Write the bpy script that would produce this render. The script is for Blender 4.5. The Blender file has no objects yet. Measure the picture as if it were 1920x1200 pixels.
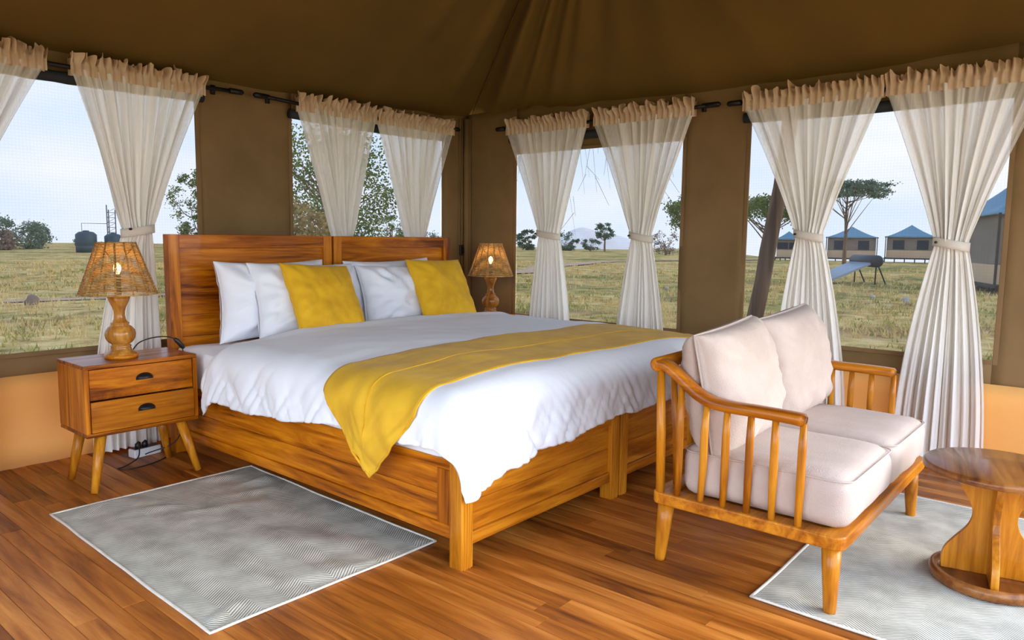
import bpy, bmesh, math, random
from mathutils import Vector, Matrix, noise
PI = math.pi
R = math.radians
C = bpy.context.scene.collection
S = bpy.context.scene
random.seed(7)

# ------------------------------------------------------------------ camera
cam_d = bpy.data.cameras.new('camera')
cam_d.sensor_width = 36.0
cam_d.lens = 1377.0 / 1920.0 * 36.0
cam_d.clip_start = 0.05
cam_d.clip_end = 1000
cam = bpy.data.objects.new('camera', cam_d)
C.objects.link(cam)
yaw, pitch, roll = 0.8698, 0.1108, 0.0115
f_ = Vector((math.sin(yaw) * math.cos(pitch), math.cos(yaw) * math.cos(pitch), -math.sin(pitch)))
r_ = Vector((math.cos(yaw), -math.sin(yaw), 0))
u_ = r_.cross(f_)
rr = r_ * math.cos(roll) + u_ * math.sin(roll)
uu = -r_ * math.sin(roll) + u_ * math.cos(roll)
cam.matrix_world = Matrix(((rr.x, uu.x, -f_.x, -1.671), (rr.y, uu.y, -f_.y, -3.664), (rr.z, uu.z, -f_.z, 1.099), (0, 0, 0, 1)))
S.camera = cam

# ------------------------------------------------------------------ exposure, sky, sun
S.view_settings.view_transform = 'Standard'
S.view_settings.look = 'None'
S.view_settings.gamma = 1.0
S.view_settings.use_curve_mapping = False
S.view_settings.exposure = 1.55

w = bpy.data.worlds.new('world')
S.world = w
w.use_nodes = True
nt = w.node_tree
nt.nodes.clear()
out = nt.nodes.new('ShaderNodeOutputWorld')
bg = nt.nodes.new('ShaderNodeBackground')
tc = nt.nodes.new('ShaderNodeTexCoord')
sx = nt.nodes.new('ShaderNodeSeparateXYZ')
cr = nt.nodes.new('ShaderNodeValToRGB')
cr.color_ramp.elements[0].position = 0.0
cr.color_ramp.elements[0].color = (.70, .80, .94, 1)
cr.color_ramp.elements[1].position = .75
cr.color_ramp.elements[1].color = (.28, .50, .98, 1)
e_ = cr.color_ramp.elements.new(.22)
e_.color = (.58, .74, .98, 1)
nz = nt.nodes.new('ShaderNodeTexNoise')
nz.inputs['Scale'].default_value = 2.2
nz.inputs['Detail'].default_value = 5
mp = nt.nodes.new('ShaderNodeMapping')
mp.inputs['Scale'].default_value = (1, 1, 3.5)
cr2 = nt.nodes.new('ShaderNodeValToRGB')
cr2.color_ramp.elements[0].position = .42
cr2.color_ramp.elements[1].position = .72
mx = nt.nodes.new('ShaderNodeMix')
mx.data_type = 'RGBA'
mx.inputs['B'].default_value = (.90, .92, .98, 1)
L = nt.links.new
L(tc.outputs['Generated'], sx.inputs[0])
L(sx.outputs['Z'], cr.inputs[0])
L(tc.outputs['Generated'], mp.inputs[0])
L(mp.outputs[0], nz.inputs['Vector'])
L(nz.outputs[0], cr2.inputs[0])
L(cr2.outputs[0], mx.inputs['Factor'])
L(cr.outputs[0], mx.inputs['A'])
L(mx.outputs['Result'], bg.inputs['Color'])
bg.inputs['Strength'].default_value = 1.85
L(bg.outputs[0], out.inputs[0])

sd = bpy.data.lights.new('sun', 'SUN')
sd.energy = 1.2
sd.angle = R(38)
sd.color = (1.0, .93, .82)
so = bpy.data.objects.new('sun', sd)
C.objects.link(so)
so.rotation_euler = Vector((-.42, .80, -.46)).to_track_quat('-Z', 'Y').to_euler()

# ------------------------------------------------------------------ material helpers
def mat(name):
    m = bpy.data.materials.new(name)
    m.use_nodes = True
    return m, m.node_tree, m.node_tree.nodes['Principled BSDF']

def N(nt, t, **k):
    n = nt.nodes.new(t)
    for a, v in k.items():
        if a in n.inputs.keys():
            n.inputs[a].default_value = v
        else:
            setattr(n, a, v)
    return n

def ramp(nt, src, stops):
    c = nt.nodes.new('ShaderNodeValToRGB')
    el = c.color_ramp.elements
    el[0].position, el[0].color = stops[0][0], (*stops[0][1], 1)
    el[1].position, el[1].color = stops[-1][0], (*stops[-1][1], 1)
    for p_, col in stops[1:-1]:
        e = el.new(p_)
        e.color = (*col, 1)
    nt.links.new(src, c.inputs[0])
    return c.outputs[0]

def coords(nt, scale, rnd=True, kind='Object'):
    t = nt.nodes.new('ShaderNodeTexCoord')
    m = nt.nodes.new('ShaderNodeMapping')
    m.inputs['Scale'].default_value = scale
    nt.links.new(t.outputs[kind], m.inputs[0])
    if not rnd:
        return m.outputs[0]
    oi = nt.nodes.new('ShaderNodeObjectInfo')
    a = nt.nodes.new('ShaderNodeVectorMath'); a.operation = 'SCALE'
    cmb = nt.nodes.new('ShaderNodeCombineXYZ')
    for i in range(3): nt.links.new(oi.outputs['Random'], cmb.inputs[i])
    nt.links.new(cmb.outputs[0], a.inputs[0]); a.inputs['Scale'].default_value = 37.0
    b = nt.nodes.new('ShaderNodeVectorMath'); b.operation = 'ADD'
    nt.links.new(m.outputs[0], b.inputs[0]); nt.links.new(a.outputs[0], b.inputs[1])
    return b.outputs[0]

def bump(nt, bsdf, src, strength=.2, dist=.01):
    b = nt.nodes.new('ShaderNodeBump')
    b.inputs['Strength'].default_value = strength
    b.inputs['Distance'].default_value = dist
    nt.links.new(src, b.inputs['Height'])
    nt.links.new(b.outputs[0], bsdf.inputs['Normal'])

def wood(name, axis, dark, mid, light, rough=.35, fine=1.0, vary=.5, coat=.0, ct=.19):
    """streaky wood grain running along the given local axis, every object with its own tone"""
    m, nt, b = mat(name)
    sc = [16 * fine] * 3
    sc[axis] = 1.6 * fine
    v = coords(nt, sc)
    n1 = N(nt, 'ShaderNodeTexNoise', Scale=1.0, Detail=6.0, Roughness=.62, Distortion=.9)
    nt.links.new(v, n1.inputs['Vector'])
    sc2 = [90 * fine] * 3
    sc2[axis] = 4 * fine
    v2 = coords(nt, sc2)
    n2 = N(nt, 'ShaderNodeTexNoise', Scale=1.0, Detail=3.0, Roughness=.6)
    nt.links.new(v2, n2.inputs['Vector'])
    oi = nt.nodes.new('ShaderNodeObjectInfo')
    ma = N(nt, 'ShaderNodeMath', operation='MULTIPLY_ADD')
    nt.links.new(oi.outputs['Random'], ma.inputs[0]); ma.inputs[1].default_value = vary * .4; ma.inputs[2].default_value = -vary * .2
    ad = N(nt, 'ShaderNodeMath', operation='ADD')
    nt.links.new(n1.outputs[0], ad.inputs[0]); nt.links.new(ma.outputs[0], ad.inputs[1])
    ad2 = N(nt, 'ShaderNodeMath', operation='MULTIPLY_ADD')
    nt.links.new(n2.outputs[0], ad2.inputs[0]); ad2.inputs[1].default_value = .28
    s2 = N(nt, 'ShaderNodeMath', operation='ADD'); s2.inputs[1].default_value = -.14
    nt.links.new(ad.outputs[0], s2.inputs[0]); nt.links.new(s2.outputs[0], ad2.inputs[2])
    c = ramp(nt, ad2.outputs[0], [(.5 - ct * .9, dark), (.5, mid), (.5 + ct, light)])
    nt.links.new(c, b.inputs['Base Color'])
    b.inputs['Roughness'].default_value = rough
    b.inputs['Coat Weight'].default_value = coat
    b.inputs['Specular IOR Level'].default_value = .2
    bump(nt, b, n2.outputs[0], .12, .002)
    return m

def plain(name, col, rough=.5, metal=0.0):
    m, nt, b = mat(name)
    b.inputs['Base Color'].default_value = (*col, 1)
    b.inputs['Roughness'].default_value = rough
    b.inputs['Metallic'].default_value = metal
    return m

def fabric(name, c1, c2, scale=6.0, weave=900.0, wb=.25, rough=.85, sheen=.0, wr=0.0, wscale=7.0, trans=0.0):
    m, nt, b = mat(name)
    v = coords(nt, (1, 1, 1), rnd=False)
    n1 = N(nt, 'ShaderNodeTexNoise', Scale=scale, Detail=4.0, Roughness=.55)
    nt.links.new(v, n1.inputs['Vector'])
    c = ramp(nt, n1.outputs[0], [(.35, c1), (.65, c2)])
    nt.links.new(c, b.inputs['Base Color'])
    b.inputs['Roughness'].default_value = rough
    b.inputs['Sheen Weight'].default_value = sheen
    n2 = N(nt, 'ShaderNodeTexNoise', Scale=weave, Detail=2.0)
    nt.links.new(v, n2.inputs['Vector'])
    n3 = N(nt, 'ShaderNodeTexNoise', Scale=wscale, Detail=3.0, Roughness=.5, Distortion=1.2)
    nt.links.new(v, n3.inputs['Vector'])
    ad = N(nt, 'ShaderNodeMath', operation='MULTIPLY_ADD')
    nt.links.new(n3.outputs[0], ad.inputs[0]); ad.inputs[1].default_value = wr; 
    ml = N(nt, 'ShaderNodeMath', operation='MULTIPLY')
    nt.links.new(n2.outputs[0], ml.inputs[0]); ml.inputs[1].default_value = wb
    nt.links.new(ml.outputs[0], ad.inputs[2])
    bump(nt, b, ad.outputs[0], .5, .004)
    if trans > 0:
        t = N(nt, 'ShaderNodeBsdfTranslucent')
        nt.links.new(c, t.inputs[0])
        mix = N(nt, 'ShaderNodeMixShader'); mix.inputs[0].default_value = trans
        nt.links.new(b.outputs[0], mix.inputs[1]); nt.links.new(t.outputs[0], mix.inputs[2])
        nt.links.new(mix.outputs[0], nt.nodes['Material Output'].inputs[0])
    return m

# ---- woods
W_D, W_M, W_L = (.13, .026, .001), (.42, .112, .002), (.68, .23, .008)
teak_x = wood('teak_grain_x', 0, W_D, W_M, W_L, .33, 1.0, .35, .15)
teak_y = wood('teak_grain_y', 1, W_D, W_M, W_L, .33, 1.0, .35, .15)
teak_z = wood('teak_grain_z', 2, W_D, W_M, W_L, .33, 1.0, .35, .15)
honey_z = wood('honey_wood_z', 2, (.28, .08, .004), (.50, .175, .008), (.68, .29, .022), .32, 1.0, .3, .2)
honey_x = wood('honey_wood_x', 0, (.24, .06, .003), (.44, .135, .006), (.64, .245, .015), .32, 1.0, .3, .2)
honey_y = wood('honey_wood_y', 1, (.24, .06, .003), (.44, .135, .006), (.64, .245, .015), .32, 1.0, .3, .2)
stool_w = wood('walnut_stain', 0, (.09, .026, .006), (.20, .065, .014), (.34, .13, .03), .28, .8, .3, .3)
floor_w = wood('floor_board_wood', 1, (.13, .032, .004), (.40, .118, .014), (.68, .255, .045), .42, .8, .55, .03, .27)
# ---- cloth and canvas
canvas = fabric('brown_canvas', (.215, .128, .046), (.265, .160, .062), 3.0, 700, .2, .9, 0, .35, 5, .10)
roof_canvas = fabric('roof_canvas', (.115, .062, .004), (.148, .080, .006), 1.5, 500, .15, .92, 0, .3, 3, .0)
skirt_m = fabric('ochre_skirt_canvas', (.90, .46, .12), (.95, .52, .15), 1.5, 500, .15, .8, 0, .5, 4, .18)
sheet_m = fabric('white_cotton', (.86, .89, .94), (.91, .94, .98), 2.0, 1200, .05, .8, .1, .8, 9)
pillow_m = fabric('white_pillow_cotton', (.80, .81, .85), (.86, .87, .91), 2.0, 1200, .05, .8, .1, .6, 16)
yellow_m = fabric('mustard_velvet', (.70, .36, .003), (.84, .47, .006), 9.0, 900, .1, .8, .06, .35, 16)
runner_m = fabric('mustard_runner', (.68, .37, .010), (.82, .48, .018), 7.0, 900, .1, .8, .06, .35, 14)
sofa_m = fabric('beige_linen', (.48, .375, .31), (.56, .45, .38), 4.0, 300, 1.0, .9, .05, .6, 8)
black_m = plain('black_plastic', (.012, .012, .014), .4)
iron_m = plain('black_iron', (.02, .018, .018), .45, .6)
white_pl = plain('white_plastic', (.75, .75, .73), .4)
cream_band = fabric('cream_header_cloth', (.70, .50, .32), (.80, .62, .43), 14.0, 900, .2, .9, 0, .3, 20, .25)

def rug_material():
    m, nt, b = mat('grey_herringbone_rug')
    t = nt.nodes.new('ShaderNodeTexCoord')
    s = nt.nodes.new('ShaderNodeSeparateXYZ')
    nt.links.new(t.outputs['Object'], s.inputs[0])
    # herringbone: thin stripes whose slant flips every 7 cm across the width
    pp = N(nt, 'ShaderNodeMath', operation='PINGPONG'); pp.inputs[1].default_value = .085
    nt.links.new(s.outputs['X'], pp.inputs[0])
    ad = N(nt, 'ShaderNodeMath', operation='MULTIPLY_ADD'); ad.inputs[1].default_value = .75
    nt.links.new(pp.outputs[0], ad.inputs[0]); nt.links.new(s.outputs['Y'], ad.inputs[2])
    ml = N(nt, 'ShaderNodeMath', operation='MULTIPLY'); ml.inputs[1].default_value = 2 * PI / .0105
    nt.links.new(ad.outputs[0], ml.inputs[0])
    sn = N(nt, 'ShaderNodeMath', operation='SINE'); nt.links.new(ml.outputs[0], sn.inputs[0])
    n1 = N(nt, 'ShaderNodeTexNoise', Scale=9.0, Detail=4.0)
    nt.links.new(t.outputs['Object'], n1.inputs['Vector'])
    ma = N(nt, 'ShaderNodeMath', operation='MULTIPLY_ADD'); ma.inputs[1].default_value = .36
    nt.links.new(sn.outputs[0], ma.inputs[0]); nt.links.new(n1.outputs[0], ma.inputs[2])
    c = ramp(nt, ma.outputs[0], [(.15, (.25, .235, .18)), (.5, (.50, .475, .385)), (.85, (.78, .75, .62))])
    nt.links.new(c, b.inputs['Base Color'])
    b.inputs['Roughness'].default_value = .95
    bump(nt, b, sn.outputs[0], .35, .003)
    return m
rug_m = rug_material()
rug_edge = fabric('cream_rug_binding', (.70, .64, .52), (.78, .72, .60), 20, 900, .4, .9)

def sheer_material():
    m, nt, b = mat('sheer_curtain_voile')
    out = nt.nodes['Material Output']
    b.inputs['Base Color'].default_value = (.95, .91, .84, 1)
    b.inputs['Roughness'].default_value = .9
    b.inputs['Specular IOR Level'].default_value = .1
    at = N(nt, 'ShaderNodeAttribute', attribute_name='gather')
    v = coords(nt, (1, 1, .02), rnd=False)
    n1 = N(nt, 'ShaderNodeTexNoise', Scale=120.0, Detail=2.0)
    nt.links.new(v, n1.inputs['Vector'])
    tr = N(nt, 'ShaderNodeBsdfTransparent'); tr.inputs[0].default_value = (1, 1, 1, 1)
    tl = N(nt, 'ShaderNodeBsdfTranslucent'); tl.inputs[0].default_value = (.94, .86, .72, 1)
    m1 = N(nt, 'ShaderNodeMixShader'); m1.inputs[0].default_value = .16
    nt.links.new(b.outputs[0], m1.inputs[1]); nt.links.new(tl.outputs[0], m1.inputs[2])
    m2 = N(nt, 'ShaderNodeMixShader')
    mr = N(nt, 'ShaderNodeMapRange'); mr.inputs['From Min'].default_value = .3; mr.inputs['From Max'].default_value = .7
    # open weave: every further layer of gathered cloth closes more of the gaps
    mr.inputs['To Min'].default_value = .50; mr.inputs['To Max'].default_value = .36
    nt.links.new(n1.outputs[0], mr.inputs['Value'])
    pw_ = N(nt, 'ShaderNodeMath', operation='POWER')
    nt.links.new(mr.outputs[0], pw_.inputs[0]); nt.links.new(at.outputs['Fac'], pw_.inputs[1])
    iv = N(nt, 'ShaderNodeMath', operation='SUBTRACT'); iv.inputs[0].default_value = 1.0
    nt.links.new(pw_.outputs[0], iv.inputs[1]); nt.links.new(iv.outputs[0], m2.inputs[0])
    nt.links.new(tr.outputs[0], m2.inputs[1]); nt.links.new(m1.outputs[0], m2.inputs[2])
    nt.links.new(m2.outputs[0], out.inputs[0])
    return m
sheer_m = sheer_material()

def net_material():
    m, nt, b = mat('insect_netting')
    out = nt.nodes['Material Output']
    b.inputs['Base Color'].default_value = (.03, .033, .036, 1)
    b.inputs['Roughness'].default_value = .9
    t = nt.nodes.new('ShaderNodeTexCoord')
    s = nt.nodes.new('ShaderNodeSeparateXYZ')
    nt.links.new(t.outputs['Object'], s.inputs[0])
    ab = N(nt, 'ShaderNodeMath', operation='ADD')
    nt.links.new(s.outputs['X'], ab.inputs[0]); nt.links.new(s.outputs['Y'], ab.inputs[1])
    outs = []
    for src in (ab.outputs[0], s.outputs['Z']):
        ml = N(nt, 'ShaderNodeMath', operation='MULTIPLY'); ml.inputs[1].default_value = 2 * PI / .0145
        nt.links.new(src, ml.inputs[0])
        sn = N(nt, 'ShaderNodeMath', operation='SINE'); nt.links.new(ml.outputs[0], sn.inputs[0])
        outs.append(sn.outputs[0])
    mxn = N(nt, 'ShaderNodeMath', operation='MAXIMUM')
    nt.links.new(outs[0], mxn.inputs[0]); nt.links.new(outs[1], mxn.inputs[1])
    mr = N(nt, 'ShaderNodeMapRange'); mr.inputs['From Min'].default_value = -1; mr.inputs['From Max'].default_value = 1
    mr.inputs['To Min'].default_value = .792; mr.inputs['To Max'].default_value = .81
    nt.links.new(mxn.outputs[0], mr.inputs['Value'])
    tr = N(nt, 'ShaderNodeBsdfTransparent')
    m2 = N(nt, 'ShaderNodeMixShader'); nt.links.new(mr.outputs[0], m2.inputs[0])
    nt.links.new(tr.outputs[0], m2.inputs[1]); nt.links.new(b.outputs[0], m2.inputs[2])
    nt.links.new(m2.outputs[0], out.inputs[0])
    return m
net_m = net_material()

# ------------------------------------------------------------------ mesh helpers
class MB:
    def __init__(s): s.v = []; s.f = []
    def quad_grid(s, fn, nu, nv, closed_u=False):
        b = len(s.v)
        nuu = nu if closed_u else nu + 1
        for j in range(nv + 1):
            for i in range(nuu):
                s.v.append(tuple(fn(i / nu, j / nv)))
        for j in range(nv):
            for i in range(nu):
                i2 = (i + 1) % nuu if closed_u else i + 1
                s.f.append((b + j * nuu + i, b + j * nuu + i2, b + (j + 1) * nuu + i2, b + (j + 1) * nuu + i))
        return s
    def box(s, x0, y0, z0, x1, y1, z1):
        b = len(s.v)
        s.v += [(x0, y0, z0), (x1, y0, z0), (x1, y1, z0), (x0, y1, z0), (x0, y0, z1), (x1, y0, z1), (x1, y1, z1), (x0, y1, z1)]
        s.f += [tuple(b + i for i in q) for q in ((0, 3, 2, 1), (4, 5, 6, 7), (0, 1, 5, 4), (1, 2, 6, 5), (2, 3, 7, 6), (3, 0, 4, 7))]
        return s
    def tube(s, pts, rad, n=10, cap=True, closed=False, sy=1.0):
        pts = [Vector(p) for p in pts]
        if not hasattr(rad, '__len__'): rad = [rad] * len(pts)
        b = len(s.v); k = len(pts)
        up = None
        for i, p in enumerate(pts):
            if closed: t = pts[(i + 1) % k] - pts[i - 1]
            else: t = pts[min(i + 1, k - 1)] - pts[max(i - 1, 0)]
            t.normalize()
            if up is None:
                up = Vector((0, 0, 1)) if abs(t.z) < .9 else Vector((1, 0, 0))
            a = t.cross(up)
            if a.length < 1e-6: a = t.cross(Vector((0, 1, 0)))
            a.normalize(); c = a.cross(t).normalized(); up = c
            for j in range(n):
                q = 2 * PI * j / n
                s.v.append(tuple(p + a * math.cos(q) * rad[i] + c * math.sin(q) * rad[i] * sy))
        for i in range(k if closed else k - 1):
            i2 = (i + 1) % k
            for j in range(n):
                s.f.append((b + i * n + j, b + i * n + (j + 1) % n, b + i2 * n + (j + 1) % n, b + i2 * n + j))
        if cap and not closed:
            s.f.append(tuple(b + j for j in range(n))[::-1])
            s.f.append(tuple(b + (k - 1) * n + j for j in range(n)))
        return s
    def lathe(s, prof, n=32, cx=0, cy=0, z0=0):
        b = len(s.v)
        for r, z in prof:
            for j in range(n):
                q = 2 * PI * j / n
                s.v.append((cx + r * math.cos(q), cy + r * math.sin(q), z0 + z))
        for i in range(len(prof) - 1):
            for j in range(n):
                s.f.append((b + i * n + j, b + i * n + (j + 1) % n, b + (i + 1) * n + (j + 1) % n, b + (i + 1) * n + j))
        s.f.append(tuple(b + j for j in range(n))[::-1])
        s.f.append(tuple(b + (len(prof) - 1) * n + j for j in range(n)))
        return s
    def prism(s, poly, z0, z1):
        b = len(s.v); n = len(poly)
        s.v += [(x, y, z0) for x, y in poly] + [(x, y, z1) for x, y in poly]
        s.f.append(tuple(b + i for i in range(n))[::-1]); s.f.append(tuple(b + n + i for i in range(n)))
        for i in range(n):
            j = (i + 1) % n
            s.f.append((b + i, b + j, b + n + j, b + n + i))
        return s
    def mesh(s, name, m, smooth=True):
        me = bpy.data.meshes.new(name)
        me.from_pydata(s.v, [], s.f)
        me.materials.append(m)
        if smooth: me.polygons.foreach_set('use_smooth', [True] * len(me.polygons))
        me.update()
        return me
    def obj(s, name, m, parent=None, smooth=True, bevel=0, solid=0, loc=None, subd=0, flip=False, offset=0):
        me = s.mesh(name, m, smooth)
        o = bpy.data.objects.new(name, me)
        C.objects.link(o)
        if parent: o.parent = parent
        if loc: o.location = loc
        if solid:
            q = o.modifiers.new('solid', 'SOLIDIFY'); q.thickness = solid; q.offset = offset
        if bevel:
            q = o.modifiers.new('bevel', 'BEVEL'); q.width = bevel; q.segments = 2; q.limit_method = 'ANGLE'; q.angle_limit = R(40)
            q.harden_normals = True
        if subd:
            q = o.modifiers.new('sub', 'SUBSURF'); q.levels = subd; q.render_levels = subd
        return o

def tag(o, label=None, cat=None, group=None, kind=None):
    if label: o['label'] = label
    if cat: o['category'] = cat
    if group: o['group'] = group
    if kind: o['kind'] = kind
    return o

def thing(name, label, cat, loc=(0, 0, 0), rotz=0, group=None, kind=None):
    o = bpy.data.objects.new(name, None)
    o.empty_display_size = .1
    C.objects.link(o)
    o.location = loc; o.rotation_euler = (0, 0, rotz)
    return tag(o, label, cat, group, kind)

def copy_tree(o, parent=None):
    c = o.copy(); C.objects.link(c)
    if parent: c.parent = parent
    for ch in list(o.children): copy_tree(ch, c)
    return c

def nz3(x, y, z=0): return noise.noise(Vector((x, y, z)))
def sstep(x): x = max(0, min(1, x)); return x * x * (3 - 2 * x)

# ------------------------------------------------------------------ room shell
WX, WY = 2.442, .283            # inner faces of right and back walls
FX, FY = -2.35, -4.15           # far-left and front limits
SILL, SEAM = .54, .435
ZT = 2.02

# floor: deck with separate boards running front to back
fl = tag(MB().box(FX, FY, -.12, WX + .1, WY + .1, -.026).obj('floor', plain('deck_underlay', (.03, .015, .008), .9), smooth=False), kind='structure')
pw = .0660
lengths = [1.35, 1.75, 2.1, 2.45]
pmesh = {}
for l_ in lengths:
    b = MB().box(-pw / 2 + .0008, 0, -.025, pw / 2 - .0008, l_ - .0015, 0)
    pmesh[l_] = b.mesh('plank', floor_w, False)
rp = random.Random(3)
x = FX + pw / 2
while x < WX + .08:
    y = FY - rp.uniform(0, 1.2)
    while y < WY + .05:
        l_ = rp.choice(lengths)
        if y + l_ > FY + .1:
            o = bpy.data.objects.new('plank', pmesh[l_])
            C.objects.link(o); o.parent = fl
            o.location = (x, y, rp.uniform(-.0008, .0004))
        y += l_
    x += pw

tag(MB().box(FX - 2.6, FY - 3.2, -.12, WX + .1, FY, -.02).obj('bounce_deck_front', fabric('pale_bounce_deck', (.52, .36, .22), (.62, .44, .28), 2, 60, .3, .9), smooth=False), kind='structure')  # unseen pale deck, added outside the entrance to bounce daylight inside
tag(MB().box(FX - 2.6, FY, -.12, FX, WY, -.02).obj('bounce_deck_left', bpy.data.materials['pale_bounce_deck'], smooth=False), kind='structure')  # same added deck carried along the left side, also for bounced light
def wall_panels(name, axis, const, rects, m, step=.06, amp=.006, parent=None, sign=1, solid=.004):
    """cloth wall made of rectangles (a0,a1,z0,z1) in the plane axis=const"""
    mb = MB()
    for a0, a1, z0, z1 in rects:
        nu = max(1, round((a1 - a0) / step)); nv = max(1, round((z1 - z0) / step))
        def fn(u, v):
            a = a0 + (a1 - a0) * u; z = z0 + (z1 - z0) * v
            d = amp * (nz3(a * 6, z * 1.1, const) * 1.6 + nz3(a * 2.3, z * 2.1, 7 + const))
            d += const
            return (d, a, z) if axis == 0 else (a, d, z)
        mb.quad_grid(fn, nu, nv)
    return mb.obj(name, m, parent, solid=solid, offset=0)

def cutwall(a_lo, a_hi, zlo, zhi, wins):
    r = []; prev = a_lo
    for (a0, a1, z0, z1) in sorted(wins):
        r.append((prev, a0, zlo, zhi)); r.append((a0, a1, zlo, z0)); r.append((a0, a1, z1, zhi)); prev = a1
    r.append((prev, a_hi, zlo, zhi))
    return [q for q in r if q[1] - q[0] > .01 and q[3] - q[2] > .01]

win_back = [(-.94, .322, SILL, 1.815), (.92, 2.185, SILL, 1.80)]
win_right = [(-1.53, -.222, .552, 1.695), (-3.185, -1.95, .548, 1.765)]
wb = tag(wall_panels('wall_back', 1, WY, cutwall(FX, WX, SEAM - .03, ZT, win_back), canvas), kind='structure')
wr_ = tag(wall_panels('wall_right', 0, WX, cutwall(FY, WY, SEAM - .03, ZT, win_right), canvas), kind='structure')
wall_panels('lower_skirt', 1, WY - .012, [(FX, WX, 0, SEAM)], skirt_m, .1, .003, wb)
wall_panels('lower_skirt', 0, WX - .012, [(FY, WY, 0, SEAM)], skirt_m, .1, .003, wr_)
# open entrance behind the camera; unseen walls cut wide to let more daylight in
tag(wall_panels('wall_left', 0, FX, cutwall(FY, WY, .0, ZT, [(-4.05, -.9, .02, 1.95)]), canvas, .2), kind='structure')
tag(wall_panels('wall_front', 1, FY, [(FX, -2.2, 0, ZT), (2.25, WX, 0, ZT)], canvas, .2), kind='structure')
# corner pole in its canvas sleeve
tag(MB().tube([(WX - .025, WY - .03, z) for z in (0, .5, 1, 1.5, 1.98)], .024, 12).obj('trim_1', canvas), kind='structure')
mbs = MB()
for dx, dy, rr_ in ((-.055, -.012, .007), (-.012, -.055, .007), (-.085, -.008, .005)):
    mbs.tube([(WX + dx, WY + dy, z) for z in (0, 1, 1.98)], rr_, 8)
tag(mbs.obj('trim_2', canvas), kind='structure')

# windows: hemmed opening with insect net and a rolled-up outer flap
flap_m = fabric('dark_rolled_flap', (.012, .016, .022), (.02, .026, .034), 5, 500, .2, .8)
hem_m = fabric('hem_canvas', (.20, .115, .045), (.24, .14, .055), 4, 500, .2, .9)
def window(n, axis, const, a0, a1, z0, z1, fz=.022):
    mb = MB(); t = .022; d0, d1 = const - .008, const + .006
    for (p0, p1, q0, q1) in ((a0 - t, a0, z0 - t, z1 + t), (a1, a1 + t, z0 - t, z1 + t), (a0, a1, z0 - t, z0), (a0, a1, z1, z1 + t)):
        if axis == 1: mb.box(p0, d0, q0, p1, d1, q1)
        else: mb.box(d0, p0, q0, d1, p1, q1)
    w_ = tag(mb.obj('window_%d' % n, hem_m, smooth=False, bevel=.003), kind='structure')
    def fn(u, v):
        a = a0 - .005 + (a1 - a0 + .01) * u; z = z0 - .005 + (z1 - z0 + .01) * v
        d = const + .012 + .004 * nz3(a * 3, z * 3, n)
        return (a, d, z) if axis == 1 else (d, a, z)
    MB().quad_grid(fn, 12, 12).obj('insect_net', net_m, w_)
    mb = MB(); pts = []
    for i in range(25):
        u = i / 24; a = a0 - .03 + (a1 - a0 + .06) * u
        z = z1 + fz - .012 * math.sin(PI * u)
        pts.append((a, const - .035, z) if axis == 1 else (const - .035, a, z))
    mb.tube(pts, [.028 + .004 * nz3(i * .7, n, 2) for i in range(25)], 12)
    mb.obj('rolled_flap', flap_m, w_)
    return w_
window(1, 1, WY, *win_back[0]); window(2, 1, WY, *win_back[1])
window(3, 0, WX, *win_right[0], .10); window(4, 0, WX, *win_right[1])

# roof: four canvas slopes rising to a peak, gathered folds radiating from it
APEX = Vector((1.2, -1.75, 3.05))
EV = .16
corners = [Vector((FX - EV, WY + EV, 1.93)), Vector((WX + EV, WY + EV, 1.93)), Vector((WX + EV, FY - EV, 1.93)), Vector((FX - EV, FY - EV, 1.93))]
ce = tag(MB().lathe([(.05, 2.93), (.08, 3.02), (.02, 3.12)], 16, APEX.x, APEX.y).obj('ceiling', iron_m), kind='structure')
folds = {1: [(.055, .026, .17), (.115, .014, .09), (.17, .016, .07), (.215, .03, .09), (.30, .03, .035), (.42, .04, .04), (.55, .03, .03), (.68, .05, .04)],
         0: [(.25, .04, .03), (.5, .04, .025), (.78, .03, .03), (.93, .02, .045)],
         2: [(.3, .05, .04), (.6, .05, .04)], 3: [(.3, .05, .04), (.7, .05, .04)]}
for k in range(4):
    A, B = corners[k], corners[(k + 1) % 4]
    nrm = (B - A).cross(APEX - A).normalized()
    if nrm.z < 0: nrm = -nrm
    def fn(u, v):
        p = A.lerp(B, u).lerp(APEX, v)
        p.z -= .10 * math.sin(PI * min(1, v * 1.0)) * math.sin(PI * u) ** .7 + .05 * math.sin(PI * u) * (1 - v)
        h = 0
        for c, wd, am in folds[k]:
            q = (u - c) / wd
            h += am * math.exp(-q * q) * (sstep(v / .5) * .8 + .2 * sstep(v / .12)) * (1 - v * .6)
        h += .012 * nz3(u * 9, v * 3, k) * (1 - v) * sstep(v / .1)
        return p + nrm * (-h)
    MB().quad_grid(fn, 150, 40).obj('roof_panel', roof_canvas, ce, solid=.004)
    MB().tube([tuple(A.lerp(APEX, t) - Vector((0, 0, .004))) for t in [i / 10 for i in range(11)]], .006, 8).obj('hip_seam', roof_canvas, ce)

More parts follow.
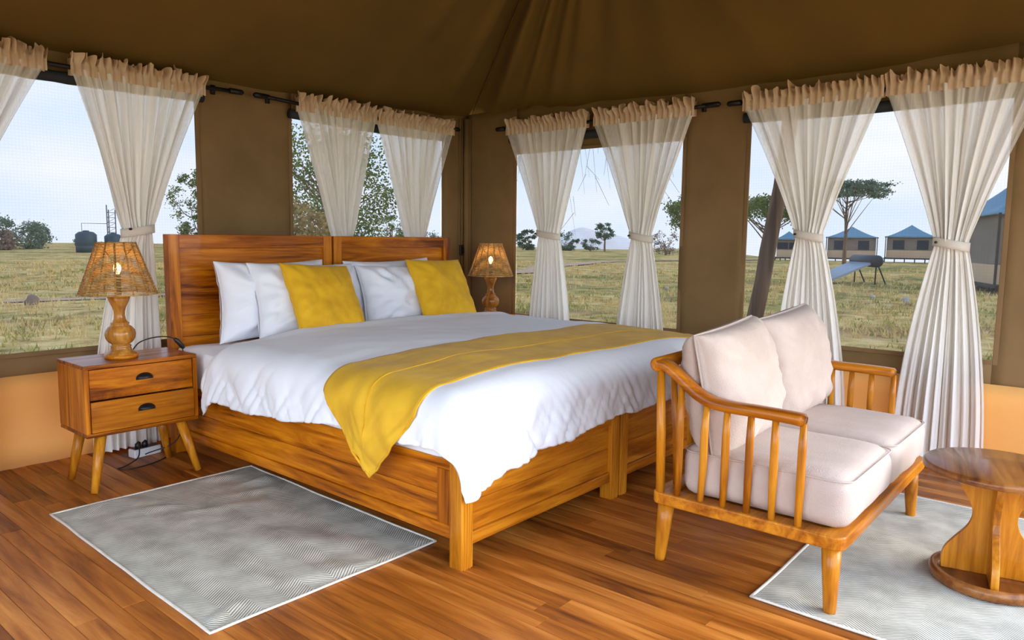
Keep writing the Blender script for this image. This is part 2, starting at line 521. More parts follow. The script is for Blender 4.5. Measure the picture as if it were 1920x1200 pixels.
# ------------------------------------------------------------------ curtain rods and curtains
def rod(axis, const, a0, a1, z, label):
    t = thing('curtain_rod', label, 'curtain rod', (0, 0, 0), group=None)
    t.location = (a0, const, z) if axis == 1 else (const, a0, z)
    Lh = a1 - a0
    def P(a, d, zz): return (a, d, zz) if axis == 1 else (d, a, zz)
    MB().tube([P(Lh * i / 8, 0, -.018 * math.sin(PI * i / 8)) for i in range(9)], .011, 12).obj('rod', iron_m, t)
    for s in (0, 1):
        a = 0 if s == 0 else Lh; sg = -1 if s == 0 else 1
        mb = MB(); mb.tube([P(a - sg * .02, 0, 0), P(a + sg * .05, 0, 0), P(a + sg * .062, 0, 0)], [.0155, .0155, .008], 12)
        mb.obj('end_cap', iron_m, t)
        ab = a - sg * .075
        mb = MB(); mb.tube([P(ab, .085, .005), P(ab, .02, .002), P(ab, -.012, -.004)], .006, 8)
        mb.box(*(P(ab - .012, .075, -.02)), *(P(ab + .012, .086, .03))) if axis == 1 else mb.box(.075, ab - .012, -.02, .086, ab + .012, .03)
        mb.obj('bracket', iron_m, t)
    return t
CB = WY - .09; CX = WX - .09
rod(1, CB, -1.05, .50, 1.885, 'black curtain rod over the left window above the nightstand')
rod(1, CB, .685, 2.22, 1.885, 'black curtain rod over the window behind the headboard')
rod(0, CX, -1.735, -.16, 1.87, 'black curtain rod over the window right of the tent corner')
rod(0, CX, -3.40, -1.90, 1.865, 'black curtain rod over the rightmost window')

def curtain(axis, const, top, waist, zw, bot, zr, label, seed, npl=9, zb=.015, button=True):
    """gathered sheer curtain tied at the waist. top/waist/bot: (a0,a1) spans along the wall"""
    t = thing('curtain', label, 'curtain')
    base = (top[0] + top[1]) / 2
    t.location = (base, const, 0) if axis == 1 else (const, base, 0)
    def P(a, d, z): return (a - base, d, z) if axis == 1 else (d, a - base, z)
    zt = zr - .022
    ph = [nz3(i * .37, seed * 3.1, 1) * 1.2 for i in range(200)]
    def span(z):
        if z >= zw:
            k = (z - zw) / (zt - zw)
            k2 = sstep(k * .5) * 2 * .25 + k * .75 if False else k ** 1.12
            return waist[0] + (top[0] - waist[0]) * k2, waist[1] + (top[1] - waist[1]) * k2
        k = (zw - z) / (zw - zb)
        k2 = 1 - (1 - k) ** 1.9
        return waist[0] + (bot[0] - waist[0]) * k2, waist[1] + (bot[1] - waist[1]) * k2
    wt = (top[1] - top[0])
    def fn(u, v):
        z = zt + (zb - zt) * v
        a0, a1 = span(z)
        uu = u + .012 * nz3(u * 9, z * 1.3, seed)
        a = a0 + (a1 - a0) * max(0, min(1, uu))
        wrat = (a1 - a0) / wt
        k = ph[int(u * 150)] 
        up = min(1, max(0, (z - zw) / (zt - zw))) if z > zw else 0
        am = (.016 + .012 * (1 - up) if z > zw else .012 + .012 * min(1, (zw - z) / .7)) * (.7 + .9 * abs(nz3(u * 7, seed, 3)) * 1.6)
        nearw = math.exp(-((z - zw) / .06) ** 2)
        am *= (1 - .45 * nearw)
        phi = 2 * PI * npl * (u + .07 * nz3(u * 4, z * .25, seed))
        d = am * math.sin(phi) + .35 * am * math.sin(2.3 * phi + 1 + seed) + .010 * nz3(u * 14, z * 2.2, seed + 4)
        # round bundle at the tie
        d += -nearw * .030 * (math.sin(PI * u))
        a += .15 * am * math.cos(phi) * (1 if 0 < u < 1 else 0)
        if z > zt - .05: pass
        return P(a, d - .004, z - .018 * math.sin(PI * 0))
    dr = MB().quad_grid(fn, 208, 70).obj('drape', sheer_m, t)
    gat = []
    for j in range(71):
        z = zt + (zb - zt) * j / 70
        a0, a1 = span(z)
        g0 = 1.5 * wt / max(.05, a1 - a0)
        if z < zw: g0 = max(g0, 3.6)
        for i in range(209):
            u = i / 208
            c_ = min(1, 4 * u * (1 - u) * 1.3)
            gat.append(g0 * (.62 + .55 * c_ + .9 * max(0, nz3(u * 16, 0, seed * 2)) + (.25 * math.sin(2 * PI * npl * u))))
    at = dr.data.attributes.new('gather', 'FLOAT', 'POINT')
    at.data.foreach_set('value', gat)
    # gathered header: rod pocket and standing ruffle
    def hf(u, v):
        z = zt - .030 + v * .1
        a = top[0] + wt * u
        lift = .028 * nz3(u * 15, 0, seed) + .022 * nz3(u * 43, 2, seed)
        f = sstep((v - .45) / .5)
        d = -.018 - .006 * math.sin(u * 2 * PI * npl * 2.1) - f * (.028 * math.sin(u * 2 * PI * npl * 2.1 + seed + nz3(u * 8, 1, seed) * 3) + .012 * math.sin(u * 2 * PI * npl * 3.7))
        a += f * .022 * nz3(u * 40, 6, seed)
        return P(a, d, z + f * lift * 1.3)
    MB().quad_grid(hf, 260, 10).obj('ruffled_header', cream_band, t)
    def hb(u, v):
        z = zt - .030 + v * .095
        a = top[0] + wt * u
        return P(a, .016 + .005 * math.sin(u * 2 * PI * npl * 1.7) + v * v * .02 * math.sin(u * 2 * PI * npl * 1.2), z + .03 * v * nz3(u * 23, 9, seed))
    MB().quad_grid(hb, 200, 6).obj('header_back', cream_band, t)
    # tie band round the waist
    c0, c1 = span(zw); cm = (c0 + c1) / 2; hw = (c1 - c0) / 2 + .008
    mb = MB()
    def tb(u, v):
        q = 2 * PI * u
        return P(cm + hw * math.cos(q), -.014 + .042 * math.sin(q), zw + (v - .5) * .042 + .014 * math.cos(q))
    mb.quad_grid(tb, 40, 3, closed_u=True)
    mb.obj('tieback', cream_band2, t, solid=.004)
    if button:
        a = c1 - .012 if axis == 0 else c0 + .02
        MB().tube([P(a, -.05, zw + .008), P(a, -.062, zw + .008)], .006, 10).obj('button', black_m, t)
    return t
cream_band2 = fabric('cream_tie_cloth', (.76, .68, .56), (.84, .76, .64), 14.0, 900, .2, .9, 0, .3, 20, .2)
curtain(1, CB, (-1.02, -.412), (-.90, -.79), 1.115, (-.98, -.70), 1.885, 'sheer cream curtain cut off by the left edge of the photo', 1)
curtain(1, CB, (-.317, .336), (-.118, .028), 1.115, (-.30, .055), 1.885, 'sheer cream curtain hanging behind the wicker lamp left of the headboard', 2)
curtain(1, CB, (.906, 1.499), (1.145, 1.275), 1.075, (1.08, 1.36), 1.885, 'left sheer curtain of the pair behind the headboard', 3)
curtain(1, CB, (1.506, 2.213), (1.752, 1.908), 1.075, (1.70, 1.98), 1.885, 'right sheer curtain of the pair behind the headboard', 4)
curtain(0, CX, (-.893, -.203), (-.682, -.505), 1.125, (-.80, -.415), 1.87, 'sheer curtain nearest the tent corner, right of the far bedside lamp', 5)
curtain(0, CX, (-1.645, -.942), (-1.388, -1.243), 1.115, (-1.52, -1.13), 1.87, 'sheer curtain tied beside the bare canvas panel, above the bed foot', 6)
curtain(0, CX, (-2.657, -1.935), (-2.398, -2.262), 1.13, (-2.57, -2.16), 1.865, 'sheer curtain hanging behind the back cushions of the sofa', 7)
curtain(0, CX, (-3.33, -2.664), (-3.062, -2.925), 1.095, (-3.19, -2.79), 1.865, 'rightmost sheer curtain reaching the floor behind the round stool', 8)

# wall switch box
t = thing('wall_socket', 'small black socket box on the canvas wall by the corner pole', 'socket', (2.385, WY - .012, 1.005))
MB().box(-.03, -.014, -.04, .03, .0, .04).obj('box', black_m, t, smooth=False, bevel=.004)
MB().box(-.018, -.018, -.026, .018, -.014, .026).obj('cover_plate', iron_m, t, smooth=False, bevel=.002)

# ------------------------------------------------------------------ the bed: two single frames pushed together
def boxo(name, m, par, x0, y0, z0, x1, y1, z1, bv=.003):
    return MB().box(x0, y0, z0, x1, y1, z1).obj(name, m, par, smooth=False, bevel=bv)

def bed_frame(x0, label):
    t = thing('single_bed', label, 'bed', (x0, 0, 0), group='twin beds pushed together')
    W_ = .963
    # headboard
    hx = .056
    for a in (0, W_ - hx):
        boxo('headboard_post', teak_z, t, a, -.045, 0, a + hx, .01, 1.10)
    boxo('headboard_rail', teak_x, t, hx, -.043, 1.032, W_ - hx, .008, 1.10)
    boxo('headboard_rail', teak_x, t, hx, -.043, .40, W_ - hx, .008, .47)
    z = .47
    for i, h in enumerate((.115, .11, .12, .105, .112)):
        boxo('headboard_board', teak_x, t, hx, -.024, z, W_ - hx, -.004, z + h - .0012, .0015)
        z += h
    # foot
    px_ = .056
    for a in (0, W_ - px_):
        o = boxo('leg', honey_z, t, a, -2.047, 0, a + px_, -1.99, .365, .003)
        mb = MB()
        for gx in (.012, .024, .036):
            mb.box(a + gx, -2.0485, .0, a + gx + .006, -2.0465, .365)
        mb.obj('reeding', honey_z, o, smooth=False)
    boxo('foot_rail', honey_x, t, px_, -2.040, .075, W_ - px_, -2.0, .118)
    boxo('foot_rail', honey_x, t, px_, -2.040, .325, W_ - px_, -2.0, .365)
    boxo('foot_board', honey_x, t, px_, -2.028, .118, W_ - px_, -2.012, .22, .0015)
    boxo('foot_board', honey_x, t, px_, -2.028, .2212, W_ - px_, -2.012, .325, .0015)
    # sides
    for a, s in ((.006, 1), (W_ - .036, -1)):
        boxo('side_rail', teak_y, t, a, -1.99, .095, a + .030, -.045, .140)
        boxo('side_rail', teak_y, t, a, -1.99, .330, a + .030, -.045, .365)
        boxo('side_stile', teak_z, t, a, -1.99, .140, a + .030, -1.925, .33)
        boxo('side_stile', teak_z, t, a, -.11, .140, a + .030, -.045, .33)
        q = a + .010 if s > 0 else a + .008
        boxo('side_board', teak_y, t, q, -1.925, .140, q + .012, -.11, .2345, .0015)
        boxo('side_board', teak_y, t, q, -1.925, .2357, q + .012, -.11, .33, .0015)
    for i in range(8):
        yy = -.2 - i * .235
        boxo('slat', honey_x, t, .036, yy - .04, .315, W_ - .036, yy + .04, .330, .001)
    return t
bed_frame(0.0, 'teak panelled single bed frame on the nightstand side, with the grooved near corner post')
bed_frame(.979, 'teak panelled single bed frame on the far side, its foot half hidden by the sofa')

# mattress with white sheet
BX0, BX1 = .012, 1.930
def rbox(mb, x0, y0, z0, x1, y1, z1, r, nx=24, ny=24, nzz=6, puff=0.0, seed=0, wr=0.0):
    """soft rounded box as one closed skin"""
    bm = bmesh.new()
    bmesh.ops.create_cube(bm, size=1)
    bmesh.ops.subdivide_edges(bm, edges=bm.edges[:], cuts=12, use_grid_fill=True)
    cx, cy, cz = (x0 + x1) / 2, (y0 + y1) / 2, (z0 + z1) / 2
    hx, hy, hz = (x1 - x0) / 2, (y1 - y0) / 2, (z1 - z0) / 2
    b = len(mb.v); idx = {}
    for v in bm.verts:
        def sp(c, h):   # push samples towards edges so corners stay round
            s_ = 1 if c > 0 else -1; c = abs(c) * 2
            return s_ * (1 - (1 - c) ** 1.5) * h
        p = Vector((sp(v.co.x, hx), sp(v.co.y, hy), sp(v.co.z, hz)))
        q = Vector((max(-hx + r, min(hx - r, p.x)), max(-hy + r, min(hy - r, p.y)), max(-hz + r, min(hz - r, p.z))))
        d = p - q
        if d.length > 1e-9: d = d.normalized() * r
        p2 = q + d
        if puff:
            p2.z += puff * (1 - (p.x / hx) ** 2) * (1 - (p.y / hy) ** 2) * (1 if p.z > 0 else -.3)
            p2.x += puff * .5 * (p.x / hx) * (1 - (p.z / hz) ** 2) * (1 - (p.y / hy) ** 2)
            p2.y += puff * .5 * (p.y / hy) * (1 - (p.z / hz) ** 2) * (1 - (p.x / hx) ** 2)
        if wr:
            p2 += Vector((nz3(p2.x * 9, p2.y * 9, p2.z * 9 + seed), nz3(p2.x * 9 + 5, p2.y * 9, p2.z * 9 + seed), nz3(p2.x * 7, p2.y * 7 + 9, p2.z * 7 + seed))) * wr
        idx[v.index] = len(mb.v)
        mb.v.append((p2.x + cx, p2.y + cy, p2.z + cz))
    for f in bm.faces: mb.f.append(tuple(idx[v.index] for v in f.verts))
    bm.free()
    return mb
mt = rbox(MB(), BX0, -1.97, .33, BX1, -.05, .548, .035, wr=.006).obj('mattress', sheet_m)
tag(mt, 'thick mattress in a white fitted sheet showing beside the headboard', 'mattress')

# duvet draped over everything
XL, XR, YF, YH = .075, 1.865, -1.935, -.45
RHO = .105
ZTOP = .602
def bed_top(a, b):
    e = min(1, max(0, (a - (-.05)) / .5)) * min(1, max(0, (1.99 - a) / .5))
    z = ZTOP + .022 * sstep(e) - .016 * (1 - sstep(min(1, (b - YF) / .5)))
    z += .010 * nz3(a * 2.2, b * 2.6, 5) + .004 * nz3(a * 7, b * 11, 3)
    # rolled head edge
    q = (b - (YH - .075)) / .075
    if q > 0: z -= .055 * q * q * q
    z -= .050 * math.exp(-((b - YH) / .13) ** 2) * (1 - sstep((a - .05) / .40))
    # pillow foot pressure ridge
    z += .012 * math.exp(-((b - (YH - .11)) / .05) ** 2)
    return z
def drape_pt(a, b, off=0.0, wrk=1.0):
    ox = (XL - a) if a < XL else ((XR - a) if a > XR else 0.0)      # >0 left, <0 right
    oy = max(YF - b, 0.0)
    ax = abs(ox)
    r = (ax ** 4 + oy ** 4) ** .25 if (ax > 0 and oy > 0) else ax + oy
    ca, cb = max(XL, min(XR, a)), max(YF, b)
    z = bed_top(ca, cb)
    if r <= 1e-9: return Vector((ca, cb, z + off))
    hyp = math.hypot(ax, oy)
    sq = (ax ** 4 + oy ** 4) ** .25
    dx, dy = -ox / sq, -oy / sq
    q = RHO * PI / 2
    rho = RHO + off
    if r < q:
        o_ = rho * math.sin(r / RHO); dn = rho * (1 - math.cos(r / RHO)) - off
        nx_, nz_ = math.sin(r / RHO), math.cos(r / RHO)
    else:
        o_ = rho + .07 * (r - q); dn = RHO + (r - q); nx_, nz_ = 1, 0
    # hanging folds
    cor = min(1, min(ax, oy) / .06)
    al = (b if oy < ax else a)
    k = sstep((r - .04) / .30) * (1 - .9 * cor)
    fold = k * wrk * (.007 * math.sin(al * 23 + 4.5 * nz3(al * 2.5, 1, 2) + r * 8) + .014 * nz3(al * 9 + r * 9, r * 4, 4) - .026 * abs(nz3(al * 19 - r * 14, r * 4, 8)) - .014 * abs(nz3(al * 41 + r * 22, r * 7, 3)))
    o_ += fold * (.6 + .4 * nx_)
    o_ += cor * sstep((r - .06) / .25) * .008 * math.sin(math.atan2(oy, ax) * 9 + 1 + r * 5)
    # billow
    o_ += .026 * math.sin(PI * min(1, r / .36)) * wrk + .012 * sstep((r - .2) / .15)
    return Vector((ca + dx * o_, cb + dy * o_, z - dn))
def hemL(b):
    pts = [(-2.2, .24), (-1.97, .235), (-1.82, .245), (-1.42, .26), (-1.1, .30), (-.77, .32), (-.5, .30), (-.42, .28), (-.3, .26)]
    for (p0, v0), (p1, v1) in zip(pts, pts[1:]):
        if b <= p1:
            return v0 + (v1 - v0) * sstep((b - p0) / (p1 - p0)) if b > p0 else v0
    return pts[-1][1]
def hemF(a):
    pts = [(-.3, .41), (.04, .40), (.25, .345), (.57, .33), (.83, .30), (1.3, .30), (2.2, .32)]
    for (p0, v0), (p1, v1) in zip(pts, pts[1:]):
        if a <= p1:
            return v0 + (v1 - v0) * sstep((a - p0) / (p1 - p0)) if a > p0 else v0
    return pts[-1][1]
def duvet_fn(u, v):
    # v 0 head ... 1 foot hem
    b_in = YH + (YF - YH) * (v / .8) if v < .8 else YF
    hl = hemL(b_in) * (1 + .05 * nz3(b_in * 5, 1, 1)); hr = .28
    if u < .16: a = XL - hl * (1 - u / .16)
    elif u > .84: a = XR + hr * (u - .84) / .16
    else: a = XL + (XR - XL) * (u - .16) / .68
    if v < .8: b = YH + (YF - YH) * v / .8
    else: b = YF - hemF(max(XL, min(XR, a))) * (1 + .04 * nz3(a * 6, 4, 1)) * (v - .8) / .2
    return drape_pt(a, b)
dv = MB().quad_grid(duvet_fn, 230, 190).obj('duvet', sheet_m, solid=.012, offset=-1)
tag(dv, 'puffy white duvet spread over both beds and hanging off the near corner', 'duvet')

# mustard bed runner with pointed ends
RC, RW = -1.665, .250
def runner_fn(u, v):
    s_ = (v - .5) * 2                       # -1..1 across
    tip = .405 - .27 * abs(s_) ** 1.05
    if u < .2: a = XL - tip * (1 - u / .2)
    elif u > .8: a = XR + tip * (u - .8) / .2
    else: a = XL + (XR - XL) * (u - .2) / .6
    edge = 0
    b = RC + RW * s_ + .02 * math.sin(a * 2.2 + .4) + .012 * nz3(a * 3, 0, 4) - .015 * (a - .9)
    p = drape_pt(a, b, .012)
    # fine wrinkles
    ox = max(XL - a, 0)
    p.z += .003 * nz3(a * 9, b * 30, 3) * (1 if ox == 0 else 0)
    p.x -= (.005 * math.sin(b * 42 + 4 * nz3(b * 4, ox * 5, 2)) + .007) * sstep(ox / .12)
    return p
rn = MB().quad_grid(runner_fn, 170, 48).obj('bed_runner', runner_m, solid=.004, offset=1)
tag(rn, 'mustard yellow pointed bed runner laid across the foot of the white duvet', 'bed runner')
pip = []
n_ = 90
for i in range(n_ + 1): pip.append(runner_fn(i / n_, 0))
for i in range(1, 14): pip.append(runner_fn(1, i / 14))
for i in range(n_ + 1): pip.append(runner_fn(1 - i / n_, 1))
for i in range(1, 14): pip.append(runner_fn(0, 1 - i / 14))
MB().tube([tuple(p) for p in pip], .0045, 6, closed=True).obj('piping', yellow_m, rn)
MB().tube([tuple(runner_fn(i / 120, .5) + Vector((-.0045 if i < 24 else 0, 0, .0045))) for i in range(121)], .0018, 5).obj('centre_seam', yellow_m, rn)

# pillows -----------------------------------------------------------
def pillow_bm(w_, h_, th, seed, pinch=.10, wr=.008, n=40, full=.42):
    """cushion lying in local XZ plane, thickness along Y, bottom edge at z=0"""
    mb = MB()
    for side in (-1, 1):
        def fn(u, v):
            a, c = u * 2 - 1, v * 2 - 1
            # sample denser at border
            a = math.sin(a * PI / 2); c = math.sin(c * PI / 2)
            ea = (1 - abs(a) ** 2.6); ec = (1 - abs(c) ** 2.6)
            t_ = max(0, ea * ec) ** full
            x_ = a * (1 - pinch * (1 - c * c) * .55) * w_ / 2
            z_ = c * (1 - pinch * (1 - a * a) * .55) * h_ / 2
            y_ = side * th / 2 * t_
            ang = math.atan2(c, a); rad = math.hypot(a, c)
            y_ += t_ * wr * (nz3(a * 2.2 + seed, c * 2.2, side) * 1.2 + .5 * math.sin(ang * 17 + 3 * nz3(a * 2, c * 2, seed)) * min(1, rad) ** 2 + .5 * nz3(a * 6, c * 3 + seed, 2) - .9 * abs(nz3(a * 3.1 + c * 1.5, c * 2.2 - a, seed + 5)) - .35 * abs(nz3(a * 8 + c * 4, c * 5, seed + 9)))
            return (x_, y_, z_ + h_ / 2)
        k = len(mb.v)
        mb.quad_grid(fn, n, n)
    return mb
def weld(o):
    q = o.modifiers.new('weld', 'WELD'); q.merge_threshold = .0008
    o.modifiers.move(len(o.modifiers) - 1, 0)
    return o
def pillow(name, label, cat, m, w_, h_, th, loc, lean, rz, ry, seed, pinch=.10, wr=.008, pip=None, group=None, full=.42):
    o = weld(pillow_bm(w_, h_, th, seed, pinch, wr, full=full).obj(name, m))
    o.matrix_world = Matrix.Translation(loc) @ Matrix.Rotation(rz, 4, 'Z') @ Matrix.Rotation(lean, 4, 'X') @ Matrix.Rotation(ry, 4, 'Y')
    tag(o, label, cat, group)
    if pip:
        pts = []
        for (a0, c0, a1, c1) in ((-1, -1, 1, -1), (1, -1, 1, 1), (1, 1, -1, 1), (-1, 1, -1, -1)):
            for i in range(16):
                a = a0 + (a1 - a0) * i / 16; c = c0 + (c1 - c0) * i / 16
                pts.append((a * (1 - pinch * (1 - c * c) * .55) * w_ / 2, 0, c * (1 - pinch * (1 - a * a) * .55) * h_ / 2 + h_ / 2))
        q = MB().tube(pts, .004, 6, closed=True).obj('piping', m, o)
    return o
LB = -R(14)
pillow('pillow', 'white pillow leaning on the headboard at the nightstand end, behind another', 'pillow', pillow_m, .67, .415, .20, (.500, -.185, .555), LB * .35, R(3), 0, 1, .15, .024)
pillow('pillow', 'white pillow directly behind the left mustard cushion', 'pillow', pillow_m, .67, .41, .21, (.635, -.335, .560), -R(17), R(2), R(1.5), 2, .15, .026)
pillow('pillow', 'white pillow against the far half of the headboard, rearmost on the right', 'pillow', pillow_m, .67, .405, .19, (1.30, -.185, .56), LB * .35, 0, -R(1), 3, .14, .024)
pillow('pillow', 'white pillow behind the right mustard cushion, in front of another pillow', 'pillow', pillow_m, .63, .385, .20, (1.31, -.32, .56), -R(15), -R(2), 0, 4, .14, .028)
pillow('throw_cushion', 'mustard velvet cushion on the nightstand half of the bed', 'cushion', yellow_m, .43, .41, .14, (.645, -.51, .590), -R(30), R(4), R(4), 5, .09, .010, True)
pillow('throw_cushion', 'mustard velvet cushion on the far half of the bed, near the far lamp', 'cushion', yellow_m, .43, .41, .14, (1.515, -.50, .596), -R(28), -R(2), R(1), 6, .09, .010, True)

# ------------------------------------------------------------------ nightstands
def nightstand(loc, label):
    t = thing('nightstand', label, 'nightstand', loc)
    W_, D_, z0, z1 = .484, .300, .238, .548
    th = .018
    # local: x 0..W, y -D..0 (front at -D)
    boxo('top_panel', teak_x, t, 0, -D_, z1 - th, W_, 0, z1)
    boxo('bottom_panel', teak_x, t, 0, -D_, z0, W_, 0, z0 + th)
    boxo('side_panel', teak_z, t, 0, -D_, z0 + th, th, 0, z1 - th, .001)
    boxo('side_panel', teak_z, t, W_ - th, -D_, z0 + th, W_, 0, z1 - th, .001)
    boxo('back_panel', teak_x, t, th, -.01, z0 + th, W_ - th, 0, z1 - th, .001)
    mid = (z0 + z1) / 2
    for k, (a, b, fy) in enumerate(((z0 + th + .003, mid - .003, -D_ - .006), (mid + .003, z1 - th - .003, -D_ + .004))):
        d = boxo('drawer', honey_x if k == 0 else teak_x, t, th + .003, fy, a, W_ - th - .003, fy + .018, b, .002)
        MB().box(th + .02, fy + .018, a + .01, W_ - th - .02, -.04, b - .02).obj('drawer_box', honey_x, d, smooth=False)
        # cup pull: half dome open below
        zc = (a + b) / 2 + .006; xc = W_ / 2 + .005
        def fn(u, v):
            q = PI * u; e = PI / 2 * v
            return (xc + .034 * math.cos(q) * math.cos(e), fy - .001 - .024 * math.sin(e) , zc + .022 * math.sin(q) * math.cos(e))
        mb = MB().quad_grid(fn, 20, 8)
        h = mb.obj('handle', iron_m, d, solid=.002)
        mb = MB()
        mb.prism([(xc + .037 * math.cos(q * PI / 16), .024 * math.sin(q * PI / 16)) for q in range(17)] + [(xc - .037, -.006), (xc + .037, -.006)], 0, .002)
        mb.v = [(x_, fy - z_, zc + y_) for x_, y_, z_ in mb.v]
        mb.obj('back_plate', iron_m, d, smooth=False)
    for (tx, ty, bx, by) in ((.068, -.262, -.005 + .022, -.305 + .0), (.068, -.05, .0 + .02, -.03), (W_ - .068, -.262, W_ - .02, -.32), (W_ - .068, -.05, W_ - .02, -.02)):
        MB().tube([(tx, ty, z0 + .001), ((tx + bx) / 2, (ty + by) / 2, z0 / 2), (bx, by, 0.0)], [.0235, .020, .0145], 16).obj('leg', honey_z, t)
    return t
nightstand((-.519, -.062, 0), 'two-drawer teak nightstand on splayed legs left of the bed')
nightstand((1.955, -.075, 0), 'teak nightstand hidden behind the bed, carrying the far lamp')

# ------------------------------------------------------------------ lamps
bulb_m, nb, bb_ = mat('warm_bulb')
bb_.inputs['Base Color'].default_value = (1, .8, .5, 1)
bb_.inputs['Emission Color'].default_value = (1, .62, .22, 1)
bb_.inputs['Emission Strength'].default_value = 5
wick = wood('wicker', 0, (.30, .15, .04), (.54, .32, .10), (.72, .48, .19), .5, 3, .4)
wick_r = wood('wicker_rib', 2, (.22, .10, .02), (.38, .19, .045), (.50, .28, .08), .5, 3, .4)
def lamp(loc, label, rz=0):
    t = thing('table_lamp', label, 'lamp', loc, rz)
    prof = [(.0, 0), (.062, 0), (.064, .004), (.064, .018), (.056, .026), (.045, .034), (.040, .046), (.043, .052), (.038, .058), (.036, .060), (.050, .070), (.060, .086), (.063, .104), (.060, .122), (.048, .138),
            (.034, .147), (.038, .151), (.038, .156), (.031, .160), (.025, .172), (.022, .190), (.023, .208), (.029, .228), (.040, .252), (.047, .272), (.0, .272)]
    fine = []
    for (r0, z0), (r1, z1) in zip(prof, prof[1:]): fine.append((r0, z0))
    fine.append(prof[-1])
    MB().lathe(fine[1:-1], 40).obj('turned_base', lampwood, t)
    MB().lathe([(.067, -.001), (.068, .004), (.068, .014), (.062, .018)], 40).obj('foot_disc', teak_x, t)
    MB().lathe([(.012, .272), (.013, .28), (.013, .365), (.010, .37)], 16).obj('socket', iron_m, t)
    MB().lathe([(.006, .37), (.010, .378), (.015, .390), (.016, .402), (.012, .414), (.004, .420)], 20).obj('bulb', bulb_m, t)
    # shade
    zb, zt_, rb, rt = .286, .510, .158, .077
    ribs = 14
    rw = MB(); nr = 38
    for i in range(nr):
        k = i / (nr - 1)
        z = zb + (zt_ - zb) * k; r = rb + (rt - rb) * k
        pts = []
        m_ = 84
        for j in range(m_):
            q = 2 * PI * j / m_
            wv = math.sin(q * ribs / 2 + (PI if i % 2 else 0))
            pts.append(((r + .0022 * wv) * math.cos(q), (r + .0022 * wv) * math.sin(q), z + .0011 * nz3(j * .4, i, 3)))
        rw.tube(pts,   .0027 if 0 < i < nr - 1 else .0044, 5, closed=True, sy=.72)
    tag(rw.obj('wicker_weave', wick, t), kind='stuff')
    for j in range(ribs):
        q = 2 * PI * (j + .5) / ribs
        MB().tube([(rb * math.cos(q), rb * math.sin(q), zb - .004), (rt * math.cos(q), rt * math.sin(q), zt_ + .004)], .0035, 6).obj('rib', wick_r, t)
    mb = MB()
    for j in range(3):
        q = 2 * PI * j / 3
        mb.tube([(0, 0, .325), (.03 * math.cos(q), .03 * math.sin(q), .44), (rt * math.cos(q), rt * math.sin(q), zt_ - .01)], .0018, 5)
    mb.obj('shade_carrier', iron_m, t)
    ld = bpy.data.lights.new('bulb_light', 'POINT'); ld.energy = .35; ld.color = (1, .62, .28); ld.shadow_soft_size = .03
    lo = bpy.data.objects.new('bulb_light', ld); C.objects.link(lo); lo.parent = t; lo.location = (0, 0, .44)
    return t
lampwood = wood('lamp_turned_wood', 2, (.22, .075, .01), (.46, .19, .03), (.66, .34, .07), .22, .8, .3, .4)
l1 = lamp((-.312, -.225, .549), 'lit wicker-shade lamp with turned wooden base on the nightstand, left of the bed')
l2 = lamp((2.205, -.19, .549), 'lit wicker-shade lamp on the far side of the bed by the tent corner', .3)

def bez(pts, n=8):
    """smooth curve through points (Catmull-Rom)"""
    P_ = [Vector(p) for p in pts]; P_ = [P_[0] * 2 - P_[1]] + P_ + [P_[-1] * 2 - P_[-2]]
    out = []
    for i in range(1, len(P_) - 2):
        p0, p1, p2, p3 = P_[i - 1:i + 3]
        for k in range(n):
            t_ = k / n
            out.append(.5 * ((2 * p1) + (-p0 + p2) * t_ + (2 * p0 - 5 * p1 + 4 * p2 - p3) * t_ ** 2 + (-p0 + 3 * p1 - 3 * p2 + p3) * t_ ** 3))
    out.append(P_[-2])
    return [tuple(p) for p in out]
MB().tube(bez([(.055, .03, .012), (.10, .05, .05), (.17, .05, .068), (.245, .05, .062), (.285, .045, .03), (.30, .04, -.03), (.305, .06, -.25), (.28, .09, -.45), (.16, .18, -.52)]), .003, 6).obj('cord', black_m, l1)
MB().tube([(.262, .048, .055), (.272, .046, .046), (.300, .042, .010), (.304, .041, .002)], [.006, .011, .011, .006], 10).obj('cord_switch', black_m, l1)

# power strip and cable under the nightstand
t = thing('power_strip', 'white extension socket block on the floor under the nightstand', 'power strip', (-.115, .045, 0), R(8))
boxo('body', white_pl, t, -.07, -.03, 0, .07, .03, .042, .006)
boxo('socket_panel', black_m, t, -.062, -.022, .042, .062, .022, .044, .002)
for k in (-.035, .0):
    t2 = MB().tube([(k, 0, .044), (k, 0, .062), (k + .006, -.004, .074)], [.015, .014, .007], 12).obj('plug', black_m, t)
cbl = MB().tube(bez([(-.148, .040, .072), (-.160, .0, .06), (-.19, -.05, .02), (-.27, -.09, .004), (-.305, -.10, .004), (-.275, -.145, .004), (-.16, -.135, .004), (-.06, -.07, .004), (-.03, .02, .006), (-.01, .09, .03), (.0, .12, .12)]), .0032, 6).obj('power_cable', black_m)
tag(cbl, 'black cable looped on the floorboards below the nightstand', 'cable')

